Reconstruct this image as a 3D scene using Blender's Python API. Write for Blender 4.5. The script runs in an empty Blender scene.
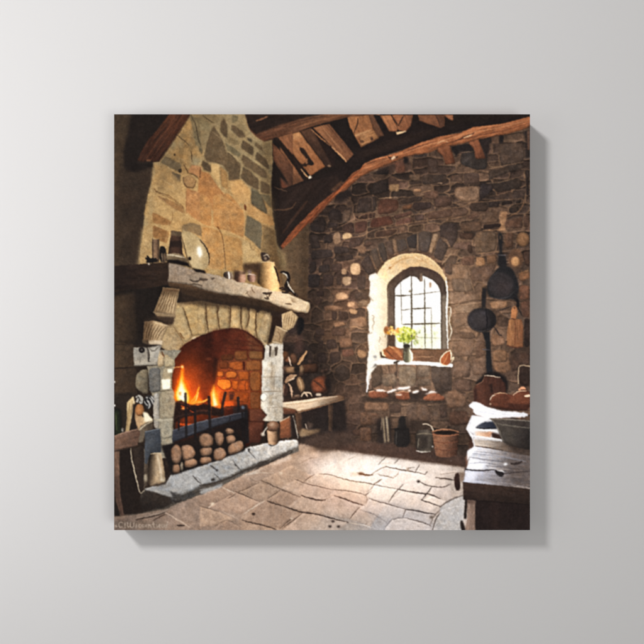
import math, random
import numpy as np

# ----------------------------------------------------------------------------
# A small numpy painter.  The thing in the photograph is a flat printed canvas,
# so its picture is computed here as ink colours (one per grid vertex).
# Units: 1 picture unit = 1 mm on the wall.
# ----------------------------------------------------------------------------
PX0, PY0, PW = 114.15, 114.3, 415.8         # printed square, in mm from the frame corner
N = 1664                                    # painting resolution
S = N / PW
M = N // 2                                  # ink grid resolution (cells)
img = np.zeros((N, N, 3), np.float32)
idm = np.zeros((M, M), np.int16)            # which printed item each ink cell belongs to
ITEMS = ['stone_room']
rng = np.random.RandomState(11)
_lat = rng.rand(8, 256, 256).astype(np.float32)

def vnoise(x, y, k=0):
    xi = np.floor(x).astype(np.int32); yi = np.floor(y).astype(np.int32)
    fx = (x - xi).astype(np.float32); fy = (y - yi).astype(np.float32)
    fx = fx*fx*(3-2*fx); fy = fy*fy*(3-2*fy)
    L = _lat[k % 8]; a = xi & 255; b = yi & 255; a1 = (a+1) & 255; b1 = (b+1) & 255
    return (L[b, a]*(1-fx)+L[b, a1]*fx)*(1-fy)+(L[b1, a]*(1-fx)+L[b1, a1]*fx)*fy

def fbm(x, y, o=3, k=0):
    s = 0; a = .5; t = 0
    for i in range(o):
        s = s+a*vnoise(x*2**i+17.3*i, y*2**i+9.1*i, k+i); t += a; a *= .55
    return s/t

def blur(m, s):
    if s < .3: return m
    r = int(max(1, math.ceil(s*2.6))); k = np.exp(-.5*(np.arange(-r, r+1)/s)**2); k = (k/k.sum()).astype(np.float32)
    for ax in (0, 1):
        pad = [(0, 0)]*m.ndim; pad[ax] = (r, r)
        p = np.pad(m, pad, mode='edge'); o = np.zeros_like(m); n = m.shape[ax]
        for i, w in enumerate(k):
            o += w*(p[i:i+n] if ax == 0 else p[:, i:i+n])
        m = o
    return m

def raster(px, x0, y0, w, h):
    """even-odd fill of a polygon given in pixels, inside the window"""
    d = np.zeros((h, w+1), np.uint8)
    p = np.asarray(px, np.float64); q = np.roll(p, -1, 0)
    for (ax, ay), (bx, by) in zip(p, q):
        if ay == by: continue
        if ay > by: ax, ay, bx, by = bx, by, ax, ay
        r0 = max(int(math.ceil(ay-.5)), y0); r1 = min(int(math.ceil(by-.5)), y0+h)
        if r1 <= r0: continue
        rr = np.arange(r0, r1); xx = ax+(rr+.5-ay)*(bx-ax)/(by-ay)
        c = np.clip(np.ceil(xx-.5).astype(int)-x0, 0, w)
        d[rr-y0, c] ^= 1
    return np.bitwise_xor.accumulate(d, axis=1)[:, :w]

def chaikin(p, n, closed=True, r=.25):
    for it in range(n):
        r_ = r if it == 0 else .25; s_ = 1-r_
        q = []
        m = len(p) if closed else len(p)-1
        if not closed: q.append(p[0])
        for i in range(m):
            a = p[i]; b = p[(i+1) % len(p)]
            q += [(a[0]*s_+b[0]*r_, a[1]*s_+b[1]*r_), (a[0]*r_+b[0]*s_, a[1]*r_+b[1]*s_)]
        if not closed: q.append(p[-1])
        p = q
    return p

def roughen(p, amp, step=1.2, closed=True):
    o = []
    m = len(p) if closed else len(p)-1
    for i in range(m):
        a = p[i]; b = p[(i+1) % len(p)]; n = max(1, int(math.hypot(b[0]-a[0], b[1]-a[1])/step))
        for j in range(n):
            x = a[0]+(b[0]-a[0])*j/n; y = a[1]+(b[1]-a[1])*j/n
            o.append((x, y))
    if not closed: o.append(p[-1])
    A = np.array(o); nx = vnoise(A[:, 0]*.5+3.1, A[:, 1]*.5, 1)-.5; ny = vnoise(A[:, 0]*.5, A[:, 1]*.5+7.7, 2)-.5
    A[:, 0] += nx*2*amp; A[:, 1] += ny*2*amp
    return [tuple(v) for v in A]

TX, TY, TS = 0, 0, 1
def t(ox, oy, s=7.):
    global TX, TY, TS
    TX, TY, TS = ox, oy, s
def q(s):
    if isinstance(s, str):
        return [(TX+float(a.split(',')[0])/TS, TY+float(a.split(',')[1])/TS) for a in s.split()]
    return list(s)

def item(name):
    if name not in ITEMS: ITEMS.append(name)
    return ITEMS.index(name)
def claim(pts, name):
    p = [((x-PX0)*S/2, (y-PY0)*S/2) for x, y in pts]
    m = raster(p, 0, 0, M, M).astype(bool)
    idm[m] = item(name)

def win(pts, pad):
    xs = [p[0] for p in pts]; ys = [p[1] for p in pts]
    x0 = max(0, int((min(xs)-PX0-pad)*S)); x1 = min(N, int((max(xs)-PX0+pad)*S)+2)
    y0 = max(0, int((min(ys)-PY0-pad)*S)); y1 = min(N, int((max(ys)-PY0+pad)*S)+2)
    return x0, y0, x1, y1
def grid(x0, y0, x1, y1):
    X, Y = np.meshgrid((np.arange(x0, x1)+.5)/S+PX0, (np.arange(y0, y1)+.5)/S+PY0)
    return X.astype(np.float32), Y.astype(np.float32)

def G(s, c, c2=None, g=None, tex=.13, ts=4., ta=None, bev=0., bw=1.1, rim=0., soft=.3, a=1., id=None,
      ld=(-.5, -.85), sm=0, ro=0., mode='mix', cyl=None, k=0, tcol=.14, cr=.25):
    """paint a shape.  g = gradient axis in tile coords, ta = grain (angle, stretch), cyl = (angle, amount) rounded"""
    global img
    p = q(s)
    if g is not None: gp = q(g)
    if sm: p = chaikin(p, sm, r=cr)
    if id: claim(p, id)
    if ro: p = roughen(p, ro)
    x0, y0, x1, y1 = win(p, soft*3+1)
    if x1-x0 < 2 or y1-y0 < 2: return
    m = raster([((x-PX0)*S, (y-PY0)*S) for x, y in p], x0, y0, x1-x0, y1-y0).astype(np.float32)
    X, Y = grid(x0, y0, x1, y1)
    al = blur(m, soft*S) if soft > 0 else m
    col = np.empty(m.shape+(3,), np.float32); col[:] = np.array(c, np.float32)/255
    if c2 is not None:
        if g is None: gp = [(min(v[0] for v in p), 0), (max(v[0] for v in p), 0)]
        (ax, ay), (bx, by) = gp; L2 = (bx-ax)**2+(by-ay)**2
        w = np.clip(((X-ax)*(bx-ax)+(Y-ay)*(by-ay))/L2, 0, 1)[..., None]
        w = w*w*(3-2*w)
        col = col*(1-w)+np.array(c2, np.float32)/255*w
    sh = np.ones(m.shape, np.float32)
    if tex:
        if ta is not None:
            an, st = ta; an = math.radians(an); U = X*math.cos(an)+Y*math.sin(an); V = -X*math.sin(an)+Y*math.cos(an)
            n = fbm(U/(ts*st)+k, V/ts+k*3.1, 4, k)
        else:
            n = .65*fbm(X/ts+k, Y/ts, 4, k)+.35*vnoise(X*1.7, Y*1.7, k+2)
        sh += tex*2.2*(n-.5)
        w = fbm(X/(ts*1.7)+31, Y/(ts*1.7)+k, 2, k+3)-.5
        col = col*(1+tcol*tex*2*w[..., None]*np.array([1, .1, -1.1], np.float32))
    if cyl is not None:
        an, am = math.radians(cyl[0]), cyl[1]
        U = X*math.cos(an)+Y*math.sin(an); uu = [v[0]*math.cos(an)+v[1]*math.sin(an) for v in p]
        u = (U-min(uu))/(max(uu)-min(uu)+1e-6)
        off = cyl[2] if len(cyl) > 2 else .5
        sh *= 1+am*(1-((u-off)/max(off, 1-off))**2*1.6)-am*.5
    if bev or rim:
        b = blur(m, bw*S)
        if bev:
            gy, gx = np.gradient(b); 
            sh += -bev*(gx*-ld[0]+gy*-ld[1])*bw*S*-2.2
        if rim: sh *= 1-rim*np.clip((1-b)*1.6, 0, 1)
    col = col*np.clip(sh, .05, 3)[..., None]
    al = (al*a)[..., None]
    I = img[y0:y1, x0:x1]
    if mode == 'mix': I[:] = I*(1-al)+col*al
    elif mode == 'mul': I[:] = I*(1-al+col*al)
    elif mode == 'add': I[:] = I+col*al
    elif mode == 'screen': I[:] = 1-(1-np.clip(I, 0, 1))*(1-np.clip(col*al, 0, 1))

LW = 1.; LA = 1.
def L(s, w, c, a=1., soft=.3, ro=.25, sm=1, taper=True, mode='mix', id=None):
    p = q(s); w = w*LW
    if sm: p = chaikin(p, sm, False)
    if ro: p = roughen(p, ro, 1.0, False)
    x0, y0, x1, y1 = win(p, w+soft*3+.5)
    if x1-x0 < 2 or y1-y0 < 2: return
    X, Y = grid(x0, y0, x1, y1)
    best = np.full(X.shape, 1e9, np.float32)
    n = len(p)-1
    for i in range(n):
        (ax, ay), (bx, by) = p[i], p[i+1]; dx, dy = bx-ax, by-ay; l2 = dx*dx+dy*dy+1e-9
        lw = w*.5*(1 if not taper else (.45+.55*math.sin(math.pi*min(1, (i+.5)/n*.9+.08)))*(.75+.5*random.Random(i*7+int(ax*31)).random()))
        pad = w+soft*3+.6
        c0 = max(0, int((min(ax, bx)-pad-PX0)*S)-x0); c1 = min(x1-x0, int((max(ax, bx)+pad-PX0)*S)+2-x0)
        r0 = max(0, int((min(ay, by)-pad-PY0)*S)-y0); r1 = min(y1-y0, int((max(ay, by)+pad-PY0)*S)+2-y0)
        if c1 <= c0 or r1 <= r0: continue
        XX = X[r0:r1, c0:c1]; YY = Y[r0:r1, c0:c1]
        tt = np.clip(((XX-ax)*dx+(YY-ay)*dy)/l2, 0, 1)
        d = np.hypot(XX-ax-tt*dx, YY-ay-tt*dy)-lw
        np.minimum(best[r0:r1, c0:c1], d, out=best[r0:r1, c0:c1])
    al = np.clip(.5-best/(2*soft+1e-3), 0, 1)
    if id: 
        mm = np.zeros((N, N), bool); mm[y0:y1, x0:x1] = al > .5; idm[mm[::2, ::2]] = item(id)
    al = (al*a*LA)[..., None]; col = np.array(c, np.float32)/255
    I = img[y0:y1, x0:x1]
    if mode == 'mix': I[:] = I*(1-al)+col*al
    elif mode == 'mul': I[:] = I*(1-al+col*al)
    else: I[:] = I+col*al

def ell(cx, cy, rx, ry, rot=0, n=28, sq=2.):
    o = []; c, s = math.cos(math.radians(rot)), math.sin(math.radians(rot))
    for i in range(n):
        b = 2*math.pi*i/n; u = math.copysign(abs(math.cos(b))**(2/sq), math.cos(b))*rx; v = math.copysign(abs(math.sin(b))**(2/sq), math.sin(b))*ry
        o.append((TX+(cx+u*c-v*s)/TS, TY+(cy+u*s+v*c)/TS))
    return o
def E(cx, cy, rx, ry, c, rot=0, sq=2., **kw): G(ell(cx, cy, rx, ry, rot, sq=sq), c, **kw)

def glow(cx, cy, rx, ry, c, a, pw=2.):
    """additive soft light printed in the picture"""
    p = ell(cx, cy, rx*2.4, ry*2.4)
    x0, y0, x1, y1 = win(p, 1)
    X, Y = grid(x0, y0, x1, y1); CX = TX+cx/TS; CY = TY+cy/TS
    d = ((X-CX)/(rx/TS))**2+((Y-CY)/(ry/TS))**2
    w = (a*np.exp(-d**(pw/2)))[..., None]
    img[y0:y1, x0:x1] += w*np.array(c, np.float32)/255

def dim(cx, cy, rx, ry, f, pw=2.):
    p = ell(cx, cy, rx*2.4, ry*2.4)
    x0, y0, x1, y1 = win(p, 1)
    X, Y = grid(x0, y0, x1, y1); CX = TX+cx/TS; CY = TY+cy/TS
    d = ((X-CX)/(rx/TS))**2+((Y-CY)/(ry/TS))**2
    img[y0:y1, x0:x1] *= (1+(f-1)*np.exp(-d**(pw/2)))[..., None]

RS = random.Random(5)
def ST(s, c, mo=None, mw=.55, **kw):
    """one rubble stone, with a lip of mortar round it"""
    v = RS.uniform(.93, 1.07)
    d = dict(tex=.2, ts=3.2, bev=.16, bw=.9, rim=.3, sm=2, cr=.13, ro=.4, k=RS.randint(0, 7), tcol=.2, soft=.4); d.update(kw)
    if mo is not None:
        p = chaikin(q(s), 2, r=.13); L([*p, p[0], p[1]], mw*2.2, mo, a=.75, soft=.6, ro=.3, sm=0, taper=False)
    G(s, tuple(v*x for x in c), **d)

def rubble(x0, y0, x1, y1, rh, cw, cols, mort, mw=.55, warp=2.2, seed=3, tilt=0., pw=3.2):
    """coursed rubble masonry: warped rows of cells with random widths"""
    global img
    a0, b0, a1, b1 = win([(x0, y0), (x1, y1)], 0)
    X, Y = grid(a0, b0, a1, b1)
    r = np.random.RandomState(seed)
    Yw = Y+tilt*(X-x0)+warp*(fbm(X/16+seed, Y/14, 3, seed)-.5)*2; Xw = X+warp*(fbm(X/13, Y/16+seed, 3, seed+2)-.5)*2
    rows = np.floor((Yw-y0)/rh).astype(np.int32)
    T = r.rand(64, 64, 6).astype(np.float32)
    F1 = np.full(X.shape, 9., np.float32); F2 = F1.copy(); ID = np.zeros(X.shape, np.int32)
    for dr in (-1, 0, 1):
        rr = rows+dr; off = T[rr & 63, 7, 0]
        u = (Xw-x0)/cw+off; ci = np.floor(u).astype(np.int32)
        for dc in (-1, 0, 1):
            cc = ci+dc; h = T[rr & 63, cc & 63]
            dx = (u-cc-.5-(h[..., 0]-.5)*.62)/(.52+.5*(h[..., 2]-.4)); dy = ((Yw-y0)/rh-rr-.5-(h[..., 1]-.5)*.5)/(.55+.35*(h[..., 3]-.5))
            d = (np.abs(dx)**pw+np.abs(dy)**pw)**(1/pw)
            n = d < F1
            F2 = np.where(n, F1, np.minimum(F2, d)); ID = np.where(n, (rr & 63)*64+(cc & 63), ID); F1 = np.where(n, d, F1)
    e = (F2-F1)*min(rh, cw)*.5
    edge = mw+.5*(fbm(X/2.2, Y/2.2, 2, 5)-.5)
    st = np.clip((e-edge)/.55+.5, 0, 1)
    H = T.reshape(-1, 6)[ID]; cols = np.array(cols, np.float32)/255
    col = cols[(H[..., 4]*len(cols)).astype(int) % len(cols)]*(.82+.36*H[..., 5])[..., None]
    gy, gx = np.gradient(np.clip(e, 0, 2.5)); lit = np.clip(-(gx*-.5+gy*-.85)*-1.1, -.3, .3)
    n = .6*fbm(X/3, Y/2.4, 4, 1)+.4*vnoise(X*1.6, Y*1.6, 4)
    col = col*(1+.5*(n-.5)+lit*.8)[..., None]
    mcol = np.array(mort, np.float32)/255*(1+.5*(fbm(X/4, Y/4, 3, 6)-.5))[..., None]
    img[b0:b1, a0:a1] = mcol*(1-st[..., None])+col*st[..., None]
# ============================ the printed picture ============================
def paint_back_wall():
    global LW, LA
    LW = .85; LA = .75
    t(0, 0, 1)
    G("100,100 545,100 545,545 100,545", (44, 34, 27), tex=.1)
    rubble(282, 118, 532, 262, 9.2, 20, [(54, 43, 35), (62, 48, 38), (72, 54, 42), (58, 45, 36), (80, 61, 46)], (96, 73, 53), seed=3, tilt=.10)
    claim([(280, 110), (545, 110), (545, 545), (280, 545)], 'rubble_wall')
    rubble(282, 258, 380, 470, 10.5, 14.5, [(54, 43, 35), (62, 48, 38), (78, 58, 44), (84, 62, 46), (60, 46, 38)], (86, 66, 49), seed=9)
    rubble(366, 362, 470, 470, 14, 23, [(92, 71, 54), (86, 66, 50), (76, 60, 48), (98, 74, 56)], (72, 56, 44), seed=21, mw=.5)
    rubble(445, 262, 532, 425, 13, 20, [(84, 66, 52), (78, 60, 47), (72, 55, 43), (92, 70, 53)], (88, 66, 48), seed=14, mw=.5)
    mo = (122, 92, 66)
    # top right, under the beam
    t(440, 110)
    ST("410,240 570,230 590,300 580,370 420,385", (72, 57, 45), mo=(88, 68, 50)); ST("150,300 330,300 330,410 270,420 140,380", (51, 44, 38), mo=(80, 62, 48))
    ST("165,440 275,440 275,520 165,520", (69, 53, 42), mo=mo); ST("70,465 160,450 160,510 80,500", (74, 56, 43), mo=mo)
    ST("105,545 275,530 280,610 235,640 150,640 105,605", (116, 89, 66), mo=mo)
    ST("280,510 385,520 370,560 275,640", (47, 39, 35)); ST("340,425 470,400 580,375 580,410 420,455 340,495", (62, 50, 40)); ST("345,510 560,470 580,540 400,580", (58, 47, 38)); ST("380,600 590,560 590,630 380,640", (64, 50, 40))
    L("330,415 430,395 520,375 585,362", .9, (122, 94, 68)); L("320,512 410,508 480,490 600,455", .9, (116, 90, 64)); L("350,605 420,590 500,565 590,555", .7, (112, 84, 60)); L("600,460 603,530 600,620", .8, (116, 88, 62))
    L("335,370 350,400 430,400", 1.3, (108, 84, 60)); G("450,205 530,205 500,225 455,220", (98, 76, 56)); ST("595,420 625,420 625,600 605,600", (44, 36, 31))
    G("355,185 420,175 412,235 365,235", (92, 68, 50), soft=.5)
    # right block
    t(440, 190)
    ST("215,90 330,88 340,130 320,150 220,150 205,120", (62, 48, 38), mo=mo); ST("335,88 420,80 410,118 340,122", (50, 40, 34)); ST("430,82 500,70 510,95 430,110", (48, 38, 32), mo=mo)
    ST("535,72 570,65 565,92 530,95", (46, 38, 32), mo=mo); ST("480,130 550,108 555,150 490,165", (50, 40, 33), mo=mo)
    ST("0,135 180,122 200,150 178,178 0,208", (76, 57, 44), mo=mo, mw=.5); L("0,130 100,124 180,113 215,84 330,80 430,70 570,60", .8, (132, 98, 68)); L("0,214 90,200 180,180", .7, (128, 94, 66)); L("575,60 590,80 560,150 470,190", 1.4, (120, 86, 58))
    ST("185,175 270,165 270,200 190,205", (78, 58, 45), mo=mo); ST("275,162 410,150 410,230 275,235", (88, 67, 50)); E(455, 180, 24, 13, (48, 34, 27), ro=.2)
    G("420,150 470,150 460,290 405,290 420,235", (146, 106, 70), soft=.8, a=.7)
    ST("450,220 570,185 580,270 460,265", (84, 61, 46), mo=mo); ST("585,180 628,178 628,255 590,262", (76, 56, 43), mo=mo)
    ST("300,242 430,232 420,262 308,275", (38, 29, 25), mo=mo); L("300,282 440,278", 1., (158, 115, 76))
    ST("140,228 290,218 290,290 145,295", (80, 60, 45)); ST("0,240 125,230 122,330 85,410 60,360 30,330 0,330", (53, 43, 38), mo=(70, 56, 45))
    ST("250,292 400,290 395,430 250,445", (86, 67, 50), mo=mo); L("255,362 390,358", .5, (110, 84, 60)); L("245,450 330,440 620,405", .7, (120, 90, 62))
    ST("140,300 235,300 235,350 140,338", (62, 45, 35)); ST("110,370 220,362 230,440 190,418 90,410", (86, 64, 51)); ST("190,385 225,385 225,445 200,440", (58, 43, 34))
    ST("50,462 125,460 115,520 30,525", (66, 52, 42), mo=mo); ST("150,470 240,460 240,525 150,530", (82, 59, 46), mo=mo); ST("250,470 310,470 320,530 250,540", (128, 92, 61)); ST("320,460 395,455 395,510 330,520", (104, 76, 54))
    ST("0,545 195,535 205,640 10,640", (92, 71, 54), mo=(104, 80, 58)); ST("215,545 400,520 340,640 215,640", (76, 58, 46), mo=(90, 68, 50))
    ST("455,300 515,300 510,400 455,410", (80, 58, 43), mo=(96, 70, 48)); E(580, 345, 46, 52, (130, 93, 60), mo=0) if 0 else E(580, 345, 46, 52, (132, 95, 62), rim=.35, bw=2, bev=.1)
    E(530, 480, 52, 70, (92, 66, 46), ro=.4, soft=.7); E(527, 500, 28, 34, (168, 121, 76), soft=.6, bev=.1); ST("540,590 620,550 628,590 560,605", (132, 96, 64)); ST("580,430 628,425 628,540 590,520", (74, 54, 41))
    # middle, above the window arch
    t(360, 190)
    ST("0,50 122,42 112,150 0,170", (56, 45, 37), mo=mo); ST("130,65 265,62 270,130 240,160 120,175", (78, 51, 38), mo=mo); ST("280,75 380,45 440,45 430,80 300,100", (52, 41, 34), mo=mo)
    ST("300,112 370,95 365,130 295,140", (104, 70, 47)); ST("375,85 500,85 500,130 400,150 365,130", (49, 38, 33), mo=mo); ST("515,50 644,42 644,112 520,125", (68, 50, 39), mo=mo)
    ST("235,180 360,145 372,170 245,208", (75, 52, 41), mo=mo, mw=.7); ST("380,178 450,165 450,210 385,220", (62, 48, 41), mo=mo, mw=.7); ST("470,160 644,130 644,190 470,210", (76, 56, 43), mo=mo, mw=.6)
    ST("80,200 215,180 237,240 70,270", (78, 48, 36), mo=mo, mw=.6); ST("255,215 365,185 365,230 250,257", (78, 53, 42), mo=mo, mw=.6); ST("110,290 265,272 240,315 105,335", (68, 49, 38), mo=(156, 116, 82), mw=.75)
    ST("0,215 50,215 45,290 0,310", (72, 50, 39), mo=mo); ST("20,180 60,170 58,200 15,205", (56, 42, 34), mo=mo); ST("75,165 112,155 105,190 75,195", (60, 44, 35), mo=mo); G("200,515 100,640", (0, 0, 0)) if 0 else None
    L("0,330 70,290 160,262 245,250 400,222 540,205 644,190", .8, (122, 90, 64)); ST("270,265 310,260 320,290 290,300", (90, 66, 50), mo=mo)
    ST("450,10 540,0 560,40 520,70 450,60", (84, 62, 48)); L("430,20 500,0", .8, (160, 118, 80)); L("130,60 262,50", .8, (196, 150, 104))
    t(360, 110)
    ST("205,520 275,515 275,570 205,570", (128, 98, 66)); ST("520,495 575,505 580,518 545,515", (176, 138, 104), tex=.08); ST("370,550 430,550 430,575 370,575", (130, 95, 66)); ST("465,345 550,345 550,440 480,450", (70, 54, 43), mo=(92, 70, 52))
    ST("60,520 200,480 200,570 70,600", (52, 42, 35)); ST("430,450 610,450 600,500 440,530", (58, 46, 37), mo=mo); ST("340,455 430,445 420,500 350,490", (88, 68, 50)); ST("240,370 310,350 320,440 250,440", (88, 58, 42), soft=.6); ST("130,430 200,420 200,450 120,450", (30, 26, 24))
    # left of the window, in the dark corner
    t(280, 190)
    pale = dict(tex=.12, rim=.2)
    for s in ("210,232 300,180 325,232 310,300 215,292", "335,150 380,125 430,150 425,210 340,212", "335,225 410,235 400,260 330,265", "305,320 365,305 370,370 305,375", "215,420 365,415 370,470 220,490", "375,390 480,400 490,440 380,450", "390,465 510,450 510,490 390,500", "270,530 345,520 350,575 270,580", "210,500 255,500 250,575 205,590", "215,320 260,320 290,410 215,410"):
        ST(s, (52, 42, 36), mo=(84, 64, 49), mw=.5)
    ST("360,520 430,510 430,570 360,575", (66, 50, 41), mo=(88, 66, 50)); ST("440,140 500,140 490,210 430,245", (86, 68, 53)); ST("550,60 644,50 644,150 530,165", (55, 44, 37), mo=mo)
    ST("440,240 520,225 520,310 440,290", (66, 49, 40), mo=mo); ST("525,225 610,215 605,290 525,310", (76, 51, 40), mo=mo); E(487, 95, 24, 26, (96, 74, 55), soft=.6); E(485, 97, 15, 15, (74, 57, 45), soft=.5)
    for s in ("525,182 550,180 550,205 530,208", "560,185 612,165 612,200 575,205", "622,165 644,160 644,200 625,205"): ST(s, (56, 40, 32), mo=(134, 98, 70))
    L("515,160 525,200 580,212 644,200", 1.2, (136, 102, 74)); L("505,330 560,325 644,285", .8, (128, 96, 68)); L("400,265 480,225 560,215", .8, (118, 90, 66))
    G("435,305 495,300 510,332 440,350", (172, 137, 94), sm=1, tex=.1, rim=.2, soft=.4); G(ell(528, 553, 36, 42, sq=3), (184, 148, 104), tex=.1, rim=.2, soft=.4); G("435,550 465,552 465,590 428,592", (146, 114, 82), sm=1, tex=.1, soft=.4)
    G("375,300 420,290 425,375 375,380", (124, 96, 70), sm=1, soft=.4); G("440,612 495,610 497,644 440,644", (164, 132, 94), soft=.4); G("535,385 600,380 605,440 560,450", (112, 84, 62), sm=1, soft=.7); ST("490,340 600,330 560,390 480,410", (64, 49, 40)); ST("625,610 644,605 644,640 625,640", (230, 220, 200), tex=.05)
    t(280, 270)
    G("385,170 440,150 480,180 470,205 395,208", (172, 131, 92), sm=1, tex=.1, rim=.2, soft=.4); G("440,45 497,45 497,108 440,110", (156, 125, 92), sm=1, tex=.1, rim=.2, soft=.4); G("470,225 525,220 527,255 470,262", (158, 118, 82), sm=1, tex=.1, rim=.2, soft=.4)
    G("475,272 540,275 542,305 500,312", (172, 129, 88), sm=1, tex=.1, rim=.2, soft=.4)
    for s, c in (("195,30 280,30 280,120 195,125", (49, 41, 37)), ("300,30 375,30 375,110 300,120", (56, 44, 38)), ("395,45 430,45 430,105 395,105", (60, 47, 39)), ("540,40 600,40 600,130 540,140", (60, 48, 41)), ("520,160 610,150 620,205 530,208", (62, 49, 41)), ("325,490 385,485 405,545 330,560", (50, 40, 35)),
                 ("270,502 305,490 300,555 272,555", (56, 44, 38)), ("250,580 330,575 335,644 250,644", (56, 44, 38)), ("350,575 410,570 420,640 350,644", (52, 41, 36)), ("250,150 310,140 310,180 260,190", (52, 40, 34)), ("410,280 480,300 480,345 415,350", (54, 42, 36)), ("360,290 400,290 400,350 365,350", (58, 45, 38)), ("430,560 510,550 520,600 435,610", (92, 62, 48))):
        ST(s, c, mo=(88, 67, 51), mw=.5)
    ST("545,215 620,210 620,255 545,257", (98, 77, 58)); ST("310,250 390,245 455,260 440,278 310,290", (114, 83, 60)); ST("485,345 600,320 612,400 540,400 490,440", (106, 79, 59)); L("488,400 530,396 560,410 604,412", .9, (156, 116, 80)); ST("370,368 440,358 470,385 380,402", (122, 89, 64))
    ST("340,180 380,178 380,230 340,232", (92, 71, 55)); ST("250,210 290,200 290,240 250,245", (66, 50, 42), mo=(96, 72, 54)); ST("410,480 500,470 510,540 420,545", (100, 72, 53)); ST("540,550 600,580 580,620 545,600", (136, 100, 70), soft=.6)
    ST("360,410 460,405 460,460 365,465", (64, 48, 39), mo=(98, 72, 54)); ST("250,410 310,410 310,460 250,460", (68, 52, 43), mo=(98, 72, 54))
    t(280, 350)
    ST("385,130 430,100 490,130 490,200 430,225 380,192", (56, 45, 37), mo=(104, 80, 60), mw=.9); ST("345,20 420,10 425,80 360,100", (54, 43, 37), mo=(94, 71, 54)); ST("255,20 320,15 330,95 260,90", (56, 44, 38), mo=(88, 67, 51)); E(575, 30, 32, 25, (134, 99, 68), soft=.6)
    G("350,240 480,250 600,250 590,480 470,560 400,330", (96, 71, 54), tex=.2, ts=3, soft=4, a=.6); ST("585,360 644,360 644,430 590,430", (112, 81, 59)); ST("560,470 640,460 640,530 570,535", (104, 76, 56)); ST("500,560 640,540 644,600 520,600", (92, 66, 50))
    # beneath the sill
    t(360, 350)
    for s, c in (("80,120 150,110 170,230 90,270", (84, 68, 54)), ("150,170 260,165 255,250 160,255", (98, 80, 62)), ("270,112 395,112 392,255 272,260", (104, 87, 68)), ("400,110 490,110 490,188 402,190", (96, 79, 63)), ("498,110 640,115 644,290 540,300 500,200", (70, 58, 49)), ("400,200 490,200 500,250 410,250", (84, 69, 55)), ("30,362 200,368 200,430 40,422", (110, 81, 59)), ("330,380 480,380 500,500 330,500", (94, 73, 57)), ("490,385 640,390 640,500 510,500", (88, 69, 54)), ("0,432 140,442 150,520 0,530", (96, 71, 53)), ("0,540 80,540 80,640 0,640", (104, 75, 55)), ("205,375 290,380 280,440 210,440", (78, 60, 48)), ("610,290 644,290 644,400 600,390", (104, 79, 59))):
        ST(s, c, rim=.2, bw=1.4, mo=(70, 56, 45), mw=.5)
    t(440, 350)
    for s, c in (("80,80 215,75 210,190 85,195", (92, 71, 56)), ("225,60 320,50 315,170 230,180", (98, 75, 58)), ("40,300 110,270 190,340 180,400 60,410 35,370", (106, 79, 59)), ("60,430 190,425 210,520 70,530", (92, 66, 50)), ("0,130 70,130 70,280 0,290", (66, 54, 46)), ("0,310 40,320 30,370 0,370", (112, 82, 60)), ("80,210 220,205 225,290 120,290", (80, 61, 49)), ("370,20 480,5 500,150 400,170 370,110", (112, 81, 57)), ("490,30 628,10 628,100 500,160", (76, 57, 45)), ("0,380 50,390 50,470 0,480", (78, 61, 50)), ("560,120 628,115 628,260 555,240", (66, 50, 41))):
        ST(s, c, rim=.25, bw=1.4, mo=(76, 58, 46), mw=.5)
    t(440, 270)
    for s, c in (("90,165 280,170 270,205 100,245", (96, 75, 59)), ("100,250 260,215 280,270 200,300 110,295", (104, 82, 63)), ("80,310 190,300 200,370 90,420", (98, 76, 59)), ("130,430 240,440 250,480 140,480", (84, 64, 50)), ("90,500 240,490 230,600 95,610", (92, 70, 54)), ("340,220 470,215 470,260 370,280", (128, 95, 68)), ("250,500 310,490 315,600 250,620", (84, 63, 49)), ("360,440 450,470 460,520 370,540", (100, 73, 53)), ("550,110 625,105 625,200 560,215", (108, 74, 54)), ("560,225 625,210 625,330 580,330", (98, 68, 51)), ("550,30 628,10 628,60 560,80", (128, 88, 58)), ("80,60 215,60 235,150 90,155", (80, 64, 51)), ("370,560 470,560 470,644 370,644", (116, 84, 58)), ("590,340 628,340 628,540 590,540", (56, 43, 36))):
        ST(s, c, mo=(90, 69, 53), mw=.45)
    L("120,245 200,240 285,225", .9, (134, 104, 78)); L("85,298 180,295 240,290", .7, (122, 95, 72)); L("170,90 185,150", 1.6, (108, 86, 66)); L("215,80 240,150", 1., (112, 88, 66))
    # light and shade as the picture has them
    t(0, 0, 1)
    X, Y = grid(0, 0, N, N)
    img[:] *= (1+.34*(fbm(X/9, Y/8, 3, 2)-.5)+.22*(fbm(X/2.6, Y/2.6, 2, 4)-.5))[..., None]
    G("300,215 345,190 540,100 540,112 360,200 312,240", (150, 140, 140), tex=0, soft=9, mode='mul', a=.5)
    glow(418, 300, 60, 70, (56, 42, 26), .55); glow(470, 320, 30, 60, (30, 22, 14), .4); glow(345, 330, 32, 50, (34, 22, 12), .5)
    dim(314, 330, 16, 70, .72); dim(316, 400, 26, 36, .55); dim(524, 350, 14, 90, .82); dim(400, 440, 60, 22, .66); dim(455, 440, 30, 26, .75); dim(490, 130, 40, 20, .9)

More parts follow.
